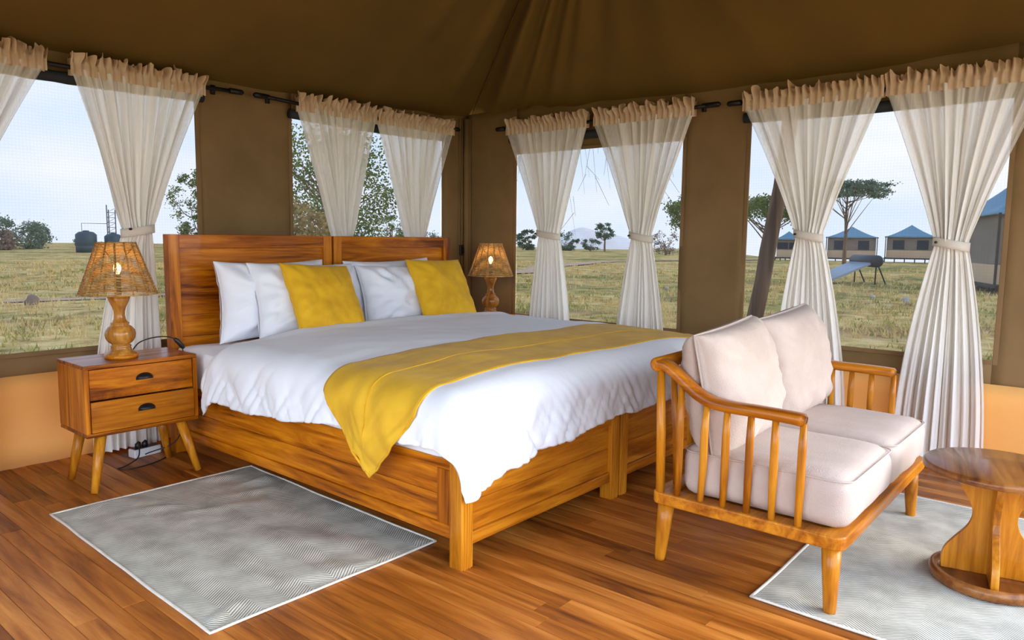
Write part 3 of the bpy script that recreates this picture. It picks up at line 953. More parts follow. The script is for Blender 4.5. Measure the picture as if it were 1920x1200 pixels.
# ------------------------------------------------------------------ rugs
def rug(loc, w_, l_, label, seed, rotz=0, bumps=1.0, crease=None, group=None):
    t = thing('rug', label, 'rug', loc, rotz)
    def H(x, y):
        h = .0045 + bumps * .010 * max(0, nz3(x * 3.1, y * 6.5 + 2 * nz3(x * 2, y * 2, seed), seed)) * sstep(min(x, w_ - x) / .05) * sstep(min(y, l_ - y) / .05)
        if crease: h += crease(x, y)
        return h
    def fn(u, v):
        x = u * w_; y = v * l_
        ex = .006 * nz3(x * 3, y * 4, seed + 2); ey = .006 * nz3(x * 4, y * 3, seed + 8)
        return (x + ex, y + ey, H(x, y))
    MB().quad_grid(fn, 90, 130).obj('woven_field', rug_m, t, solid=.004, offset=-1)
    pts = []
    for i in range(40): pts.append(fn(i / 40, 0))
    for i in range(60): pts.append(fn(1, i / 60))
    for i in range(40): pts.append(fn(1 - i / 40, 1))
    for i in range(60): pts.append(fn(0, 1 - i / 60))
    MB().tube(pts, .0058, 6, closed=True, sy=.7).obj('binding', rug_edge, t)
    return t
rug((-.735, -1.795, 0), .845, 1.29, 'grey herringbone rug beside the bed, in front of the nightstand', 11, -R(1.0), 1.9)
def crease(x, y):
    # pushed-up wrinkles running from the near edge towards the stool
    h = 0
    for (x0, y0, dx, dy, wd, am, l0, l1) in ((.40, .30, -.75, .66, .014, .020, -.25, .38), (.44, .34, -.78, .62, .012, .016, -.28, .30), (.36, .27, -.7, .71, .012, .014, -.22, .35), (.50, .50, -.1, 1.0, .010, .008, -.3, .35)):
        s_ = (x - x0) * dx + (y - y0) * dy; q = ((x - x0) * dy - (y - y0) * dx) / wd
        if l0 < s_ < l1: h += am * math.exp(-q * q) * math.sin(PI * (s_ - l0) / (l1 - l0)) ** .5
    return h
r2 = rug((1.83, -2.835, 0), .86, 1.35, 'grey woven rug with a pushed-up crease under the sofa and round stool', 21, R(90), .6, None)
# local y runs towards world -x: place so the rug spans x .47-1.82, y -2.84..-3.70
r2.rotation_euler = (0, 0, R(90)); r2.location = (1.82, -3.70, 0)

# ------------------------------------------------------------------ sofa (loveseat)
t = thing('loveseat', 'honey wood spindle-arm loveseat with beige cushions at the bed foot', 'sofa', (.5, -2.46, 0))
SW, SD = 1.10, .63     # local x 0..SW, y 0..-SD (front)
def rr_poly(x0, y0, x1, y1, r, n=6):
    p = []
    for cx, cy, a in ((x1 - r, y1 - r, 0), (x0 + r, y1 - r, 90), (x0 + r, y0 + r, 180), (x1 - r, y0 + r, 270)):
        for i in range(n + 1):
            q = R(a + 90 * i / n); p.append((cx + r * math.cos(q), cy + r * math.sin(q)))
    return p
mb = MB()
po = rr_poly(0, -SD, SW, 0, .035); pi_ = rr_poly(.065, -SD + .065, SW - .065, -.065, .02)
n = len(po)
for z in (.205, .248):
    mb.v += [(x_, y_, z) for x_, y_ in po] + [(x_, y_, z) for x_, y_ in pi_]
for i in range(n):
    j = (i + 1) % n
    mb.f += [(i, i + n, j + n, j)][::1] + [(2 * n + i, 2 * n + j, 3 * n + j, 3 * n + i), (i, j, 2 * n + j, 2 * n + i), (n + i, 3 * n + i, 3 * n + j, n + j)]
mb.obj('seat_frame', honey_x, t, smooth=False, bevel=.007)
for i in range(7):
    xx = .12 + i * .143
    boxo('seat_slat', honey_y, t, xx - .03, -SD + .06, .222, xx + .03, -.06, .236, .002)
for (x_, y_) in ((.045, -.04), (SW - .045, -.04), (.045, -SD + .045), (SW - .045, -SD + .045)):
    sxx = -.012 if x_ < .5 else .012; syy = .012 if y_ > -.3 else -.008
    MB().tube([(x_, y_, .206), (x_ + sxx * .4, y_ + syy * .4, .13), (x_ + sxx, y_ + syy, .012), (x_ + sxx, y_ + syy, 0.0)], [.0285, .0255, .0185, .017], 18).obj('leg', honey_z, t)
def arm(xc):
    # flat rail that sweeps up at the back into the back post
    path = [(-.500, .572), (-.46, .575), (-.36, .577), (-.27, .577), (-.205, .583), (-.155, .603), (-.105, .638), (-.065, .668), (-.035, .684), (-.010, .686)]
    path = [(p[1], p[2]) for p in bez([(0, a, b) for a, b in path], 4)]
    mb = MB(); k = len(path)
    for i, (y_, z_) in enumerate(path):
        a = path[min(i + 1, k - 1)]; b_ = path[max(i - 1, 0)]
        d = Vector((0, a[0] - b_[0], a[1] - b_[1])).normalized(); nrm = Vector((0, -d.z, d.y))
        hw = .028; ht = .0185
        if i == 0: hw *= .55; ht *= .6
        if i == 1: hw *= .9
        for q in range(12):
            ang = 2 * PI * q / 12
            cx_ = math.copysign(abs(math.cos(ang)) ** .6, math.cos(ang)) * hw; cz_ = math.copysign(abs(math.sin(ang)) ** .6, math.sin(ang)) * ht
            mb.v.append((xc + cx_, y_ + nrm.y * cz_, z_ + nrm.z * cz_))
    for i in range(k - 1):
        for q in range(12):
            mb.f.append((i * 12 + q, i * 12 + (q + 1) % 12, (i + 1) * 12 + (q + 1) % 12, (i + 1) * 12 + q))
    mb.f.append(tuple(range(12))); mb.f.append(tuple((k - 1) * 12 + q for q in range(12))[::-1])
    mb.obj('armrest', honey_y, t)
    for i, (y0, y1, zt_) in enumerate(((-.492, -.494, .562), (-.411, -.410, .566), (-.331, -.334, .567), (-.252, -.256, .567), (-.175, -.186, .577), (-.092, -.095, .628))):
        MB().tube([(xc, y0, .247), (xc, (y0 + y1) / 2, .36), (xc, (y0 + y1) / 2, .48), (xc, y1, zt_)], [.0105, .0128, .0125, .0100], 14).obj('spindle', honey_z, t)
arm(.018); arm(SW - .018)
for x_ in (.018, SW - .018):
    MB().tube([(x_, -.028, .248), (x_, -.024, .45), (x_, -.016, .668)], [.015, .016, .013], 14).obj('back_post', honey_z, t)
MB().tube([(-.006, -.008, .684), (.0, -.008, .684), (.3, -.004, .690), (.55, 0, .692), (.8, -.004, .690), (SW, -.008, .684), (SW + .006, -.008, .684)], [.016, .024, .022, .022, .022, .024, .016], 14).obj('back_rail', honey_x, t)
for i in range(9):
    x_ = .12 + i * (SW - .24) / 8
    MB().tube([(x_, -.035, .247), (x_, -.026, .45), (x_, -.006, .675)], [.0105, .0125, .010], 12).obj('back_spindle', honey_z, t)

def seat_cushion(x0, x1, label, seed):
    t_ = thing('seat_cushion', label, 'cushion', ((x0 + x1) / 2, -2.79, .250))
    hw = (x1 - x0) / 2
    rbox(MB(), -hw, -.30, 0, hw, .245, .165, .052, puff=.014, wr=.006, seed=seed).obj('cushion_body', sofa_m, t_)
    # top welt seam
    pts = [(x_, y_, .150) for x_, y_ in rr_poly(-hw + .002, -.298, hw - .002, .243, .055, 8)]
    MB().tube(pts, .0022, 5, closed=True).obj('welt', sofa_m, t_)
    return t_
seat_cushion(.535, 1.048, 'beige linen seat cushion at the near end of the sofa', 1)
seat_cushion(1.052, 1.565, 'beige linen seat cushion at the far end, towards the curtains', 2)
pillow('back_cushion', 'plump beige back cushion at the near end of the sofa, over the slatted arm', 'cushion', sofa_m, .52, .41, .25, (.810, -2.645, .400), -R(10), R(2), -R(3), 12, .05, .012, True, full=.32)
pillow('back_cushion', 'plump beige back cushion at the far end of the sofa, by the curtain', 'cushion', sofa_m, .51, .42, .25, (1.345, -2.645, .400), -R(10), -R(3), -R(4), 14, .05, .012, True, full=.32)

# ------------------------------------------------------------------ round stool
t = thing('side_table', 'round dark wooden side table with curved crossed legs, right of the sofa', 'side table', (1.085, -3.385, .006), R(12))
MB().lathe([(.205, .362), (.2125, .366), (.215, .375), (.2125, .385), (.205, .389)], 64).obj('table_top', stool_w, t)
MB().lathe([(.166, 0), (.173, .006), (.175, .022), (.170, .036), (.162, .038), (.150, .034), (.144, .026), (.143, .024)], 64).obj('base_ring', stool_w, t)
for k in range(4):
    prof = [(.0, .024), (.140, .024), (.141, .06), (.132, .095), (.104, .135), (.074, .175), (.062, .210), (.066, .245), (.086, .285), (.106, .322), (.114, .362), (.0, .372)]
    prof = [(.0, .024)] + [(p[0], p[2]) for p in bez([(a, 0, b) for a, b in prof[1:-1]], 4)] + [(.0, .362)]
    mb = MB(); n = len(prof)
    a = R(90) * k
    for s_ in (-.011, .011):
        for r0, z in prof:
            r0 = max(r0, .0)
            mb.v.append((r0 * math.cos(a) - s_ * math.sin(a), r0 * math.sin(a) + s_ * math.cos(a), z))
    mb.f.append(tuple(range(n))[::-1]); mb.f.append(tuple(range(n, 2 * n)))
    for i in range(n):
        j = (i + 1) % n
        mb.f.append((i, j, n + j, n + i))
    mb.obj('leg_board', honey_z, t, smooth=False, bevel=.002)

# ================================================================== outdoors
GZ = -.8
def ground_material():
    m, nt, b = mat('dry_savanna_ground')
    v = coords(nt, (1, 1, 1), rnd=False)
    n1 = N(nt, 'ShaderNodeTexNoise', Scale=.16, Detail=5.0, Roughness=.6)
    n2 = N(nt, 'ShaderNodeTexNoise', Scale=1.6, Detail=6.0, Roughness=.7)
    n3 = N(nt, 'ShaderNodeTexNoise', Scale=.35, Detail=3.0)
    for q in (n1, n2, n3): nt.links.new(v, q.inputs['Vector'])
    c1 = ramp(nt, n2.outputs[0], [(.30, (.20, .11, .035)), (.5, (.68, .46, .15)), (.68, (.95, .74, .32))])
    c2 = ramp(nt, n2.outputs[0], [(.30, (.11, .10, .02)), (.6, (.34, .32, .07)), (.75, (.55, .47, .16))])
    c3 = ramp(nt, n2.outputs[0], [(.3, (.18, .09, .04)), (.7, (.44, .26, .13))])
    f1 = ramp(nt, n1.outputs[0], [(.48, (0, 0, 0)), (.62, (1, 1, 1))])
    f3 = ramp(nt, n3.outputs[0], [(.56, (0, 0, 0)), (.70, (.7, .7, .7))])
    m1 = N(nt, 'ShaderNodeMix', data_type='RGBA')
    nt.links.new(f1, m1.inputs['Factor']); nt.links.new(c1, m1.inputs['A']); nt.links.new(c2, m1.inputs['B'])
    m2 = N(nt, 'ShaderNodeMix', data_type='RGBA')
    nt.links.new(f3, m2.inputs['Factor']); nt.links.new(m1.outputs['Result'], m2.inputs['A']); nt.links.new(c3, m2.inputs['B'])
    nt.links.new(m2.outputs['Result'], b.inputs['Base Color'])
    b.inputs['Roughness'].default_value = 1
    b.inputs['Specular IOR Level'].default_value = .1
    bump(nt, b, n2.outputs[0], 1.0, .15)
    return m
gm = ground_material()
mb = MB()
def gfn(u, v):
    r = .5 + 165 * v ** 1.8; q = 2 * PI * u
    x_, y_ = -1 + r * math.cos(q), -2 + r * math.sin(q)
    z = GZ + .06 * nz3(x_ * .25, y_ * .25, 1) * min(1, r / 10)
    z -= .022 * max(0, r - 78) * sstep((math.atan2(x_ + 1.67, y_ + 3.66) - R(63)) / R(8))
    return (x_, y_, z)
mb.quad_grid(gfn, 128, 90, closed_u=True)
ground = tag(mb.obj('ground', gm), kind='structure')
dirt = fabric('pale_dirt', (.50, .30, .18), (.62, .42, .27), 2, 60, .3, 1)
def strip(name, pts, wd, label):
    pts = bez([(x_, y_, 0) for x_, y_ in pts], 8)
    mb = MB()
    for i, p in enumerate(pts):
        a = Vector(pts[min(i + 1, len(pts) - 1)]) - Vector(pts[max(i - 1, 0)]); a.normalize()
        nn = Vector((-a.y, a.x, 0)); w2 = wd * (1 + .3 * nz3(i * .5, 3, 3))
        for s_ in (-1, -.5, 0, .5, 1):
            q = Vector(p) + nn * w2 * s_
            mb.v.append((q.x, q.y, GZ + .075 - .03 * abs(s_)))
    for i in range(len(pts) - 1):
        for j in range(4): mb.f.append((i * 5 + j, i * 5 + j + 1, i * 5 + j + 6, i * 5 + j + 5))
    tag(mb.obj(name, dirt), label, 'path', kind='structure')
strip('dirt_path', [(24, 25), (29.4, 22.3), (38, 26.5), (53.7, 31), (62, 28), (72, 26)], .9, 'pale dirt track')
strip('dirt_path', [(-4, 24), (3, 20.5), (8, 19.2), (14, 21)], .45, 'pale dirt footpath')

# grass blades
def blade_field(n, rmin, rmax, hmin, hmax, wd, m, seed, patch):
    rg = random.Random(seed); mb = MB()
    for _ in range(n):
        r = rmin + (rmax - rmin) * rg.random() ** 1.4
        q = rg.uniform(R(-30), R(115))
        x_, y_ = -1.67 + r * math.cos(q), -3.66 + r * math.sin(q)
        if x_ < WX + .7 and y_ < WY + .7: continue
        if nz3(x_ * .35, y_ * .35, patch) + .25 * nz3(x_ * 2, y_ * 2, patch) < -.05 + rg.uniform(-.15, .1): continue
        for k in range(5):
            a = rg.uniform(0, 2 * PI); h = rg.uniform(hmin, hmax); w2 = wd * (1 + r / 14)
            bx, by = x_ + rg.gauss(0, .07), y_ + rg.gauss(0, .07)
            lx, ly = math.cos(a) * h * rg.uniform(.2, 1.0), math.sin(a) * h * rg.uniform(.2, 1.0)
            b = len(mb.v)
            mb.v += [(bx - math.sin(a) * w2, by + math.cos(a) * w2, GZ), (bx + math.sin(a) * w2, by - math.cos(a) * w2, GZ), (bx + lx, by + ly, GZ + h)]
            mb.f.append((b, b + 1, b + 2))
    return tag(mb.obj('dry_grass' if m is straw else 'green_grass', m, ground), kind='stuff')
def leafmat(name, a, b2, tr=.25):
    m, nt, b = mat(name)
    v = coords(nt, (1, 1, 1), rnd=False)
    n1 = N(nt, 'ShaderNodeTexNoise', Scale=1.3, Detail=4.0)
    nt.links.new(v, n1.inputs['Vector'])
    c = ramp(nt, n1.outputs[0], [(.35, a), (.65, b2)])
    nt.links.new(c, b.inputs['Base Color']); b.inputs['Roughness'].default_value = .9
    b.inputs['Specular IOR Level'].default_value = .1
    t_ = N(nt, 'ShaderNodeBsdfTranslucent'); nt.links.new(c, t_.inputs[0])
    mix = N(nt, 'ShaderNodeMixShader'); mix.inputs[0].default_value = tr
    nt.links.new(b.outputs[0], mix.inputs[1]); nt.links.new(t_.outputs[0], mix.inputs[2])
    nt.links.new(mix.outputs[0], nt.nodes['Material Output'].inputs[0])
    return m
straw = leafmat('straw_grass', (.72, .50, .18), (.92, .72, .32))
green_g = leafmat('green_grass', (.24, .25, .05), (.48, .43, .10))
blade_field(30000, 6, 60, .05, .20, .006, straw, 5, 3.0)
blade_field(12000, 6, 45, .04, .14, .007, green_g, 6, 9.0)

# trees ---------------------------------------------------------------
bark = wood('bark', 2, (.12, .07, .04), (.24, .15, .09), (.36, .25, .17), .9, .5, .3)
lf_green = leafmat('leaf_green', (.13, .17, .05), (.27, .31, .10))
lf_olive = leafmat('leaf_olive', (.24, .22, .08), (.38, .34, .13))
lf_blue = leafmat('leaf_far_green', (.12, .18, .12), (.22, .29, .19))
lf_brown = leafmat('leaf_brown', (.22, .15, .11), (.34, .25, .19))
def tree(name, label, x, y, ztop, crown_r, crown_h, m, leaf, nclust, per, seed, trunk_r=.12, flat=.0, cz=None, group=None, lean=(0, 0), base=GZ, droop=0.0, clr=.16, cat='tree'):
    rg = random.Random(seed)
    H = ztop - base
    t_ = thing(name, label, cat, (x, y, base), 0, group)
    cc = H - crown_h / 2 if cz is None else cz
    fork = max(.15 * H, H - crown_h * (1.0 + flat * .6))
    tb = MB()
    tb.tube(bez([(0, 0, -.1), (lean[0] * .3 + .05 * H * rg.uniform(-1, 1) * .3, lean[1] * .3, fork * .5), (lean[0] * .6, lean[1] * .6, fork)], 4), [trunk_r * (1.25 - .35 * i / 8) for i in range(9)], 8)
    cl = []
    for i in range(nclust):
        a = rg.uniform(0, 2 * PI); rr0 = math.sqrt(rg.random())
        zz = rg.uniform(-1, 1)
        if flat > .5:
            zz = abs(zz) * .9 - .25 + .15 * (1 - rr0)
            px_, py_ = crown_r * rr0 * math.cos(a), crown_r * rr0 * math.sin(a)
        else:
            s_ = math.sqrt(max(0, 1 - zz * zz)) ** .8 * (.45 + .55 * rr0)
            px_, py_ = crown_r * s_ * math.cos(a), crown_r * s_ * math.sin(a)
        cl.append(Vector((px_ + lean[0], py_ + lean[1], cc + zz * crown_h / 2)))
    nb = min(nclust, 24)
    ldt = Vector((lean[0], lean[1], cc + crown_h * .1))
    ld0 = Vector((lean[0] * .6, lean[1] * .6, fork))
    tb.tube(bez([tuple(ld0), tuple(ld0.lerp(ldt, .5) + Vector((rg.uniform(-.1, .1), rg.uniform(-.1, .1), 0)) * crown_r), tuple(ldt)], 4), [trunk_r * (.85 - .65 * k / 8) for k in range(9)], 6)
    for i in range(nb):
        e = cl[i]; s_ = ld0.lerp(ldt, rg.uniform(-.1, .75))
        if s_.z > e.z - .02 * H: s_ = ld0.lerp(ldt, .05)
        mid = s_.lerp(e, .5) + Vector((0, 0, (-.03 if flat < .5 else .02) * crown_h + rg.uniform(-.1, .1) * crown_h))
        tb.tube(bez([tuple(s_), tuple(mid), tuple(e)], 4), [trunk_r * (.30 - .25 * k / 8) for k in range(9)], 5)
    tb.obj('trunk', bark, t_)
    lm = MB()
    for c in cl:
        cr_ = crown_r * clr * rg.uniform(.7, 1.4)
        for _ in range(per):
            d = Vector((rg.gauss(0, 1), rg.gauss(0, 1), rg.gauss(0, .7 if flat < .5 else .35))) * cr_ * .6
            if droop: d.z -= abs(rg.gauss(0, 1)) * droop * cr_ * 2
            p = c + d
            a = Vector((rg.uniform(-1, 1), rg.uniform(-1, 1), rg.uniform(-1, 1))).normalized() * leaf
            b2 = a.cross(Vector((rg.uniform(-1, 1), rg.uniform(-1, 1), rg.uniform(-1, 1)))).normalized() * leaf * .6
            k = len(lm.v)
            lm.v += [tuple(p - a), tuple(p + b2), tuple(p + a), tuple(p - b2)]
            lm.f.append((k, k + 1, k + 2, k + 3))
    tag(lm.obj('foliage', m, t_, smooth=False), kind='stuff')
    return t_
tree('bushy_tree', 'bushy green tree on the skyline at the far left of the left window', 26.7, 97.4, 2.6, 3.6, 4.0, lf_blue, .16, 60, 60, 1, .16)
tree('bushy_tree', 'bare-branched grey-green tree on the skyline, second from the left', 32.2, 109.4, 2.5, 1.7, 3.2, lf_blue, .11, 34, 22, 2, .14)
tree('bushy_tree', 'brownish bush low on the skyline at the left edge', 22.6, 90.0, 1.2, 2.6, 2.1, lf_brown, .16, 40, 50, 23, .12)
tree('small_tree', 'small lone tree on the skyline left of the lamp', 31.5, 103.3, 1.9, 1.1, 2.4, lf_blue, .12, 22, 50, 3, .10)
tree('small_tree', 'tiny round tree beside the dark water tank', 28.45, 81.1, .95, .8, 1.5, lf_blue, .12, 18, 45, 4, .08)
tree('bushy_tree', 'green tree showing at the right edge of the left window', 11.9, 23.0, 3.35, 1.05, 2.7, lf_green, .045, 70, 90, 5, .10, cz=2.9)
tree('willowy_tree', 'tall wispy green tree behind the curtains of the headboard window', 12.45, 15.9, 4.75, 2.1, 3.9, lf_green, .055, 130, 70, 6, .14, droop=.6, cz=3.6)
tree('bushy_tree', 'yellow-brown tree lower left in the headboard window', 7.75, 11.1, 1.9, 1.08, 2.0, leafmat('leaf_ochre', (.34, .24, .09), (.50, .38, .17)), .055, 70, 70, 7, .10, droop=.3)
tree('small_tree', 'small tree between the two curtains of the headboard window', 37.3, 41.9, 2.7, 1.35, 2.0, lf_green, .07, 26, 60, 8, .09)
tree('small_tree', 'low bush at the right end of the headboard window', 59.9, 62, 1.5, 2.3, 1.9, lf_blue, .10, 26, 60, 9, .09)
tree('small_tree', 'low scrub near the centre of the headboard window', 52.0, 58.5, .9, 1.7, 1.5, lf_blue, .10, 20, 50, 10, .09)
tree('bushy_tree', 'dark round bush just right of the tent corner', 91.6, 71.9, 2.3, 1.75, 2.9, leafmat('leaf_dark', (.06, .12, .07), (.13, .21, .12)), .13, 36, 90, 11, .12)
tree('bushy_tree', 'olive bush right of the first right-hand curtain', 95.2, 66.9, 1.9, 2.2, 2.5, lf_blue, .14, 30, 60, 12, .12)
tree('small_tree', 'low bush left of the slender tree on the right-hand plain', 95.8, 62.5, 1.0, 1.5, 1.6, lf_blue, .12, 24, 50, 13, .1)
tree('acacia_tree', 'slender acacia standing against the pale hill', 97.2, 60.7, 3.5, 1.75, 2.2, lf_blue, .12, 34, 70, 14, .14, flat=.4)
tree('acacia_tree', 'leafy branch crown beside the curtain left of the bare canvas panel', 23.6, 8.9, 2.85, 1.0, 1.2, lf_green, .05, 46, 80, 15, .09, droop=.3, cz=3.05)
tree('bare_tree', 'bare brown thorn tree in the middle window', 81.9, 41.6, 2.1, 2.0, 2.6, lf_brown, .10, 40, 22, 16, .13)
tree('acacia_tree', 'spreading acacia behind the leaning pole', 30.0, 8.6, 3.2, 1.9, 1.5, lf_green, .06, 60, 80, 17, .11, flat=.7, droop=.3)
tree('acacia_tree', 'umbrella acacia with bare branches in front of the blue-roofed tents', 65.6, 15.55, 6.0, 3.0, 2.6, lf_blue, .10, 90, 60, 18, .15, flat=1, cz=6.0)
# pale rocky hill
hillm = fabric('pale_hill_rock', (.84, .76, .70), (.92, .86, .80), .3, 3, .4, 1)
def hf(u, v):
    a = (u - .5) * 30; k = v
    d = Vector((.55, -.83, 0)) * a
    z = (4.2 * math.exp(-((a + 3) / 5.5) ** 2) + 2.4 * math.exp(-((a - 5) / 5) ** 2) + .5 * nz3(a * .5, k * 3, 1) * (1 - v))
    c_ = Vector((122.0, 79.5, 0)) + d + Vector((.83, .55, 0)) * (v - .5) * 14
    return (c_.x, c_.y, GZ - .3 + z * math.sin(PI * v) ** .8)
tag(MB().quad_grid(hf, 60, 16).obj('hill', hillm), kind='structure')

t_ = thing('bare_tree', 'bare tree with thin drooping twigs hanging across the window beside the tent corner', 'tree', (6.47, .16, GZ))
tw = MB(); rg = random.Random(5)
tw.tube(bez([(0, 0, 0), (.05, .1, 1.5), (0, 0, 3.2)], 5), [.06 - .003 * i for i in range(11)], 8)
tw.obj('trunk', bark, t_)
tw = MB()
arm_ = bez([(0, 0, 3.2), (-.3, .6, 3.75), (-.8, 1.3, 3.8), (-1.25, 1.95, 3.5)], 8)
tw.tube(arm_, [.03 - .001 * i for i in range(len(arm_))], 6)
for i in range(22):
    a = Vector(arm_[rg.randrange(4, len(arm_))]); ln = rg.uniform(.7, 1.9)
    e = a + Vector((rg.uniform(-.2, .2), rg.uniform(-.2, .2), -ln))
    tw.tube(bez([tuple(a), tuple(a.lerp(e, .5) + Vector((rg.uniform(-.1, .1), rg.uniform(-.1, .1), .05))), tuple(e)], 5), [.004 - .0003 * k for k in range(11)], 4)
    for _ in range(2):
        p = a.lerp(e, rg.uniform(.4, .9)); q = p + Vector((rg.uniform(-.2, .2), rg.uniform(-.2, .2), -rg.uniform(.1, .4)))
        tw.tube([tuple(p), tuple(q)], [.0025, .0015], 4)
tag(tw.obj('twigs', bark, t_), kind='stuff')

# leaning pole outside the right window
pts = [Vector((4.36, -1.24, GZ)) + (Vector((4.44, -1.43, 2.1)) - Vector((4.36, -1.24, .35))) * ((z - GZ) / 1.75 ) for z in ()]
lp = []
for i in range(13):
    z = GZ + i * .26
    k = (z - .35) / (1.63 - .35)
    lp.append((4.36 + .065 * k + .03 * nz3(i * .4, 1, 1), -1.24 - .155 * k + .025 * nz3(i * .4, 5, 1), z))
tag(MB().tube(lp, [.072 - .0012 * i + .008 * nz3(i * .9, 2, 2) for i in range(13)], 14).obj('leaning_pole', bark), 'rough brown leaning tree pole just outside the right-hand window', 'pole')

# distant safari tents
roof_b = fabric('blue_tent_roof', (.12, .25, .33), (.17, .32, .41), .6, 40, .2, .7)
tent_w = fabric('tent_wall_brown', (.22, .18, .14), (.28, .23, .18), 1, 40, .2, .9)
tent_s = fabric('tent_skirt', (.66, .46, .28), (.72, .52, .33), 1, 40, .2, .9)
dark_w = plain('dark_opening', (.03, .035, .05), .7)
deckm = plain('deck_dark', (.06, .045, .035), .9)
def tent(loc, rz, w_, d_, hw, rh, label, peaks=1, deck=.35, post=True):
    t_ = thing('safari_tent', label, 'tent', loc, rz)
    boxo('deck', deckm, t_, -w_ / 2 - .2, -d_ / 2 - .8, deck - .12, w_ / 2 + .2, d_ / 2 + .2, deck, .01)
    for i in range(6):
        a = -w_ / 2 - .1 + (w_ + .2) * i / 5
        boxo('deck_post', deckm, t_, a - .05, -d_ / 2 - .75, -.1, a + .05, -d_ / 2 - .65, deck - .12, .005)
    boxo('wall', tent_w, t_, -w_ / 2, -d_ / 2, deck + .75, w_ / 2, d_ / 2, deck + hw, .01)
    boxo('skirt', tent_s, t_, -w_ / 2 - .015, -d_ / 2 - .015, deck, w_ / 2 + .015, d_ / 2 + .015, deck + .75, .01)
    n_w = max(2, int(w_ / 1.9))
    for i in range(n_w):
        a = -w_ / 2 + w_ * (i + .5) / n_w
        if i == n_w // 2 and n_w > 2:
            boxo('doorway', dark_w, t_, a - .5, -d_ / 2 - .03, deck, a + .5, -d_ / 2, deck + hw - .35, .005)
        else:
            boxo('window', dark_w, t_, a - .5, -d_ / 2 - .03, deck + .85, a + .5, -d_ / 2, deck + hw - .4, .005)
    ov = .22; z0 = deck + hw - .08
    mb = MB()
    cs = [(-w_ / 2 - ov, -d_ / 2 - ov), (w_ / 2 + ov, -d_ / 2 - ov), (w_ / 2 + ov, d_ / 2 + ov), (-w_ / 2 - ov, d_ / 2 + ov)]
    def rf(u, v):
        k = int(min(3, u * 4)); f = u * 4 - k
        a, b2 = cs[k], cs[(k + 1) % 4]
        x_, y_ = a[0] + (b2[0] - a[0]) * f, a[1] + (b2[1] - a[1]) * f
        s_ = 1 - v
        ridge = w_ * .06
        return (x_ * s_ + (ridge if x_ > 0 else -ridge) * v * 0, y_ * s_, z0 + rh * (v ** 1.35) - .04 * math.sin(PI * f) * s_)
    mb.quad_grid(rf, 32, 8)
    mb.obj('roof', roof_b, t_, solid=.04)
    if post:
        for a in (-w_ / 2 - .1, w_ / 2 + .1):
            boxo('porch_post', deckm, t_, a - .04, -d_ / 2 - .45, deck, a + .04, -d_ / 2 - .37, z0 + .05, .005)
    return t_
# facing the camera: local -y towards it
def facing(x, y): return math.atan2(y + 3.66, x + 1.67) - PI / 2
tent((79.3, 18.85, -.85), facing(79.3, 18.85), 4.45, 4.0, 2.15, 1.1, 'small blue-roofed tent left of the far pair, behind the acacia')
tent((81.2, 13.75, -.75), facing(81.2, 13.75), 4.2, 4.0, 2.15, 1.2, 'blue-roofed tent right of the far pair, beside the rightmost curtain')
tent((74.5, 23.6, -.85), facing(74.5, 23.6), 2.2, 2.6, 1.9, .8, 'little far tent seen between the leaning pole and the curtain', post=False)
tent((35.2, -.9, -.9), facing(35.2, -.9) + R(20), 5.2, 5.2, 2.75, 2.6, 'large nearby tent with blue roof at the right edge of the window', deck=.45)
# water tanks and aerial mast
tkm = plain('dark_water_tank', (.03, .06, .075), .5)
for (x_, y_, h_, r_0, lab) in ((27.1, 76.2, 2.1, .95, 'dark plastic water tank on the skyline left of the lamp'), (29.4, 75.6, 1.9, .8, 'second dark water tank partly behind the lamp shade')):
    t_ = thing('water_tank', lab, 'water tank', (x_, y_, GZ))
    MB().lathe([(r_0, 0), (r_0, h_ * .3), (r_0 * .98, h_ * .32), (r_0, h_ * .34), (r_0, h_ * .85), (r_0 * .7, h_ * .97), (r_0 * .3, h_)], 24).obj('tank_body', tkm, t_)
    MB().lathe([(r_0 * .3, h_), (r_0 * .3, h_ + .08), (.05, h_ + .1)], 16).obj('lid', tkm, t_)
mast_m = plain('mast_steel', (.12, .13, .16), .6)
t_ = thing('lattice_mast', 'slim steel mast tower rising behind the left lamp', 'mast', (32.9, 84.8, GZ))
for a, b2 in ((-.45, 0), (.45, 0), (0, .7)):
    MB().tube([(a, b2, 0), (a, b2, 5.1 if a < 0 else 4.6)], .06, 6).obj('mast_leg', mast_m, t_)
mb = MB()
for i in range(8):
    z = .4 + i * .55
    mb.tube([(-.45, 0, z), (.45, 0, z)], .03, 5); mb.tube([(-.45, 0, z), (.45, 0, z + .5)], .02, 5)
mb.obj('bracing', mast_m, t_)
MB().tube([(-3.0, .3, 0), (-3.0, .3, 3.0), (-.45, 0, 3.0)], .035, 5).obj('side_frame', mast_m, t_)

# solar water heater
t_ = thing('solar_heater', 'solar water heater with tilted panel and round tank on the grass', 'solar heater', (34.15, 6.45, GZ + .02), 0)
a0, a1 = Vector((-.75, .95, .06)), Vector((.45, -.55, .92))
nn = Vector((.62, .55, 0)).normalized() * .95
mb = MB(); th_ = Vector((0, 0, .09))
for p in (a0 - nn, a0 + nn, a1 + nn, a1 - nn): mb.v.append(tuple(p))
for p in (a0 - nn, a0 + nn, a1 + nn, a1 - nn): mb.v.append(tuple(p + th_))
mb.f += [(0, 3, 2, 1), (4, 5, 6, 7), (0, 1, 5, 4), (1, 2, 6, 5), (2, 3, 7, 6), (3, 0, 4, 7)]
mb.obj('collector_panel', plain('collector_glass', (.40, .45, .50), .25), t_, smooth=False)
mb = MB()
for i in range(11):
    f = -1 + 2 * (i + .5) / 11
    mb.tube([tuple(a0 + nn * f + th_), tuple(a1 + nn * f + th_)], .035, 6)
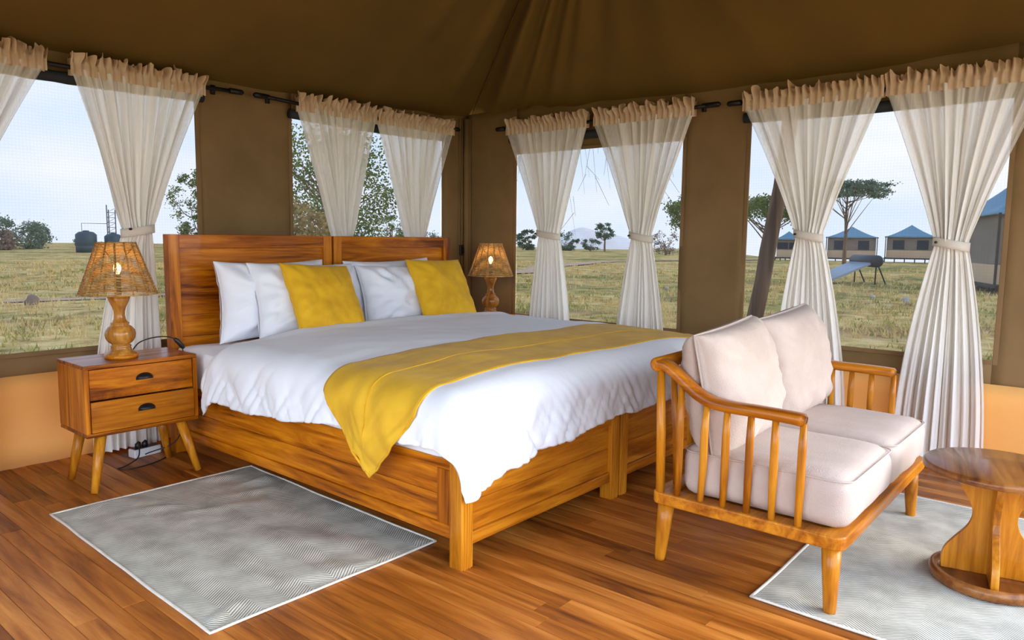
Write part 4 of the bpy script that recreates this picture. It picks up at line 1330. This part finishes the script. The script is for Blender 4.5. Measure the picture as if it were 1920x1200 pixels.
mb.obj('glass_tube', plain('tube_glass', (.45, .52, .58), .2), t_)
cT = a1 + Vector((.1, -.12, .12))
MB().tube([tuple(cT - nn * 1.15), tuple(cT - nn * 1.1), tuple(cT + nn * 1.1), tuple(cT + nn * 1.15)], [.2, .27, .27, .2], 20).obj('tank', plain('tank_dark', (.04, .045, .05), .5), t_)
for s_ in (-1, 1):
    MB().tube([tuple(cT + nn * s_), (cT.x + nn.x * s_ - .05, cT.y + nn.y * s_, 0)], .03, 6).obj('stand_leg', iron_m, t_)
    MB().tube([tuple(cT + nn * s_), (cT.x + nn.x * s_ + .35, cT.y + nn.y * s_ - .35, 0)], .03, 6).obj('stand_leg', iron_m, t_)

# stones and stump
def rock(x_, y_, s_, m, label, name='stone', zs=.7, seed=0, cat='stone'):
    bm = bmesh.new(); bmesh.ops.create_icosphere(bm, subdivisions=3, radius=1)
    mb = MB()
    for v in bm.verts:
        p = v.co * (1 + .35 * noise.noise(v.co * 1.3 + Vector((seed, 0, 0))) + .1 * noise.noise(v.co * 4))
        mb.v.append((p.x * s_, p.y * s_, p.z * s_ * zs + s_ * zs * .6))
    for f in bm.faces: mb.f.append(tuple(v.index for v in f.verts))
    bm.free()
    tag(mb.obj(name, m, loc=(x_, y_, GZ)), label, cat)
pale = fabric('pale_stone', (.42, .37, .33), (.58, .53, .48), 2, 30, .5, 1)
rock(23.8, 1.7, .095, pale, 'pale pointed stone on the grass between the two rightmost curtains', zs=1.5, seed=2)
rock(25.5, 3.1, .095, pale, 'flat pale stone on the path in the rightmost window', zs=.7, seed=4)
rock(23.9, 10.1, .095, pale, 'pale stone beside the track left of the bare canvas panel', seed=6)
rock(4.88, 18.4, .15, fabric('stump_wood', (.22, .15, .11), (.32, .23, .17), 3, 40, .5, 1), 'weathered stump on the grass at the left of the left window', 'tree_stump', 1.15, 8, 'stump')
# log lying right of pale stone
tag(MB().tube([(24.0, 9.5, GZ + .12), (25.6, 8.0, GZ + .12)], .07, 8).obj('log', bark), 'dark log lying beside the pale stone', 'log')
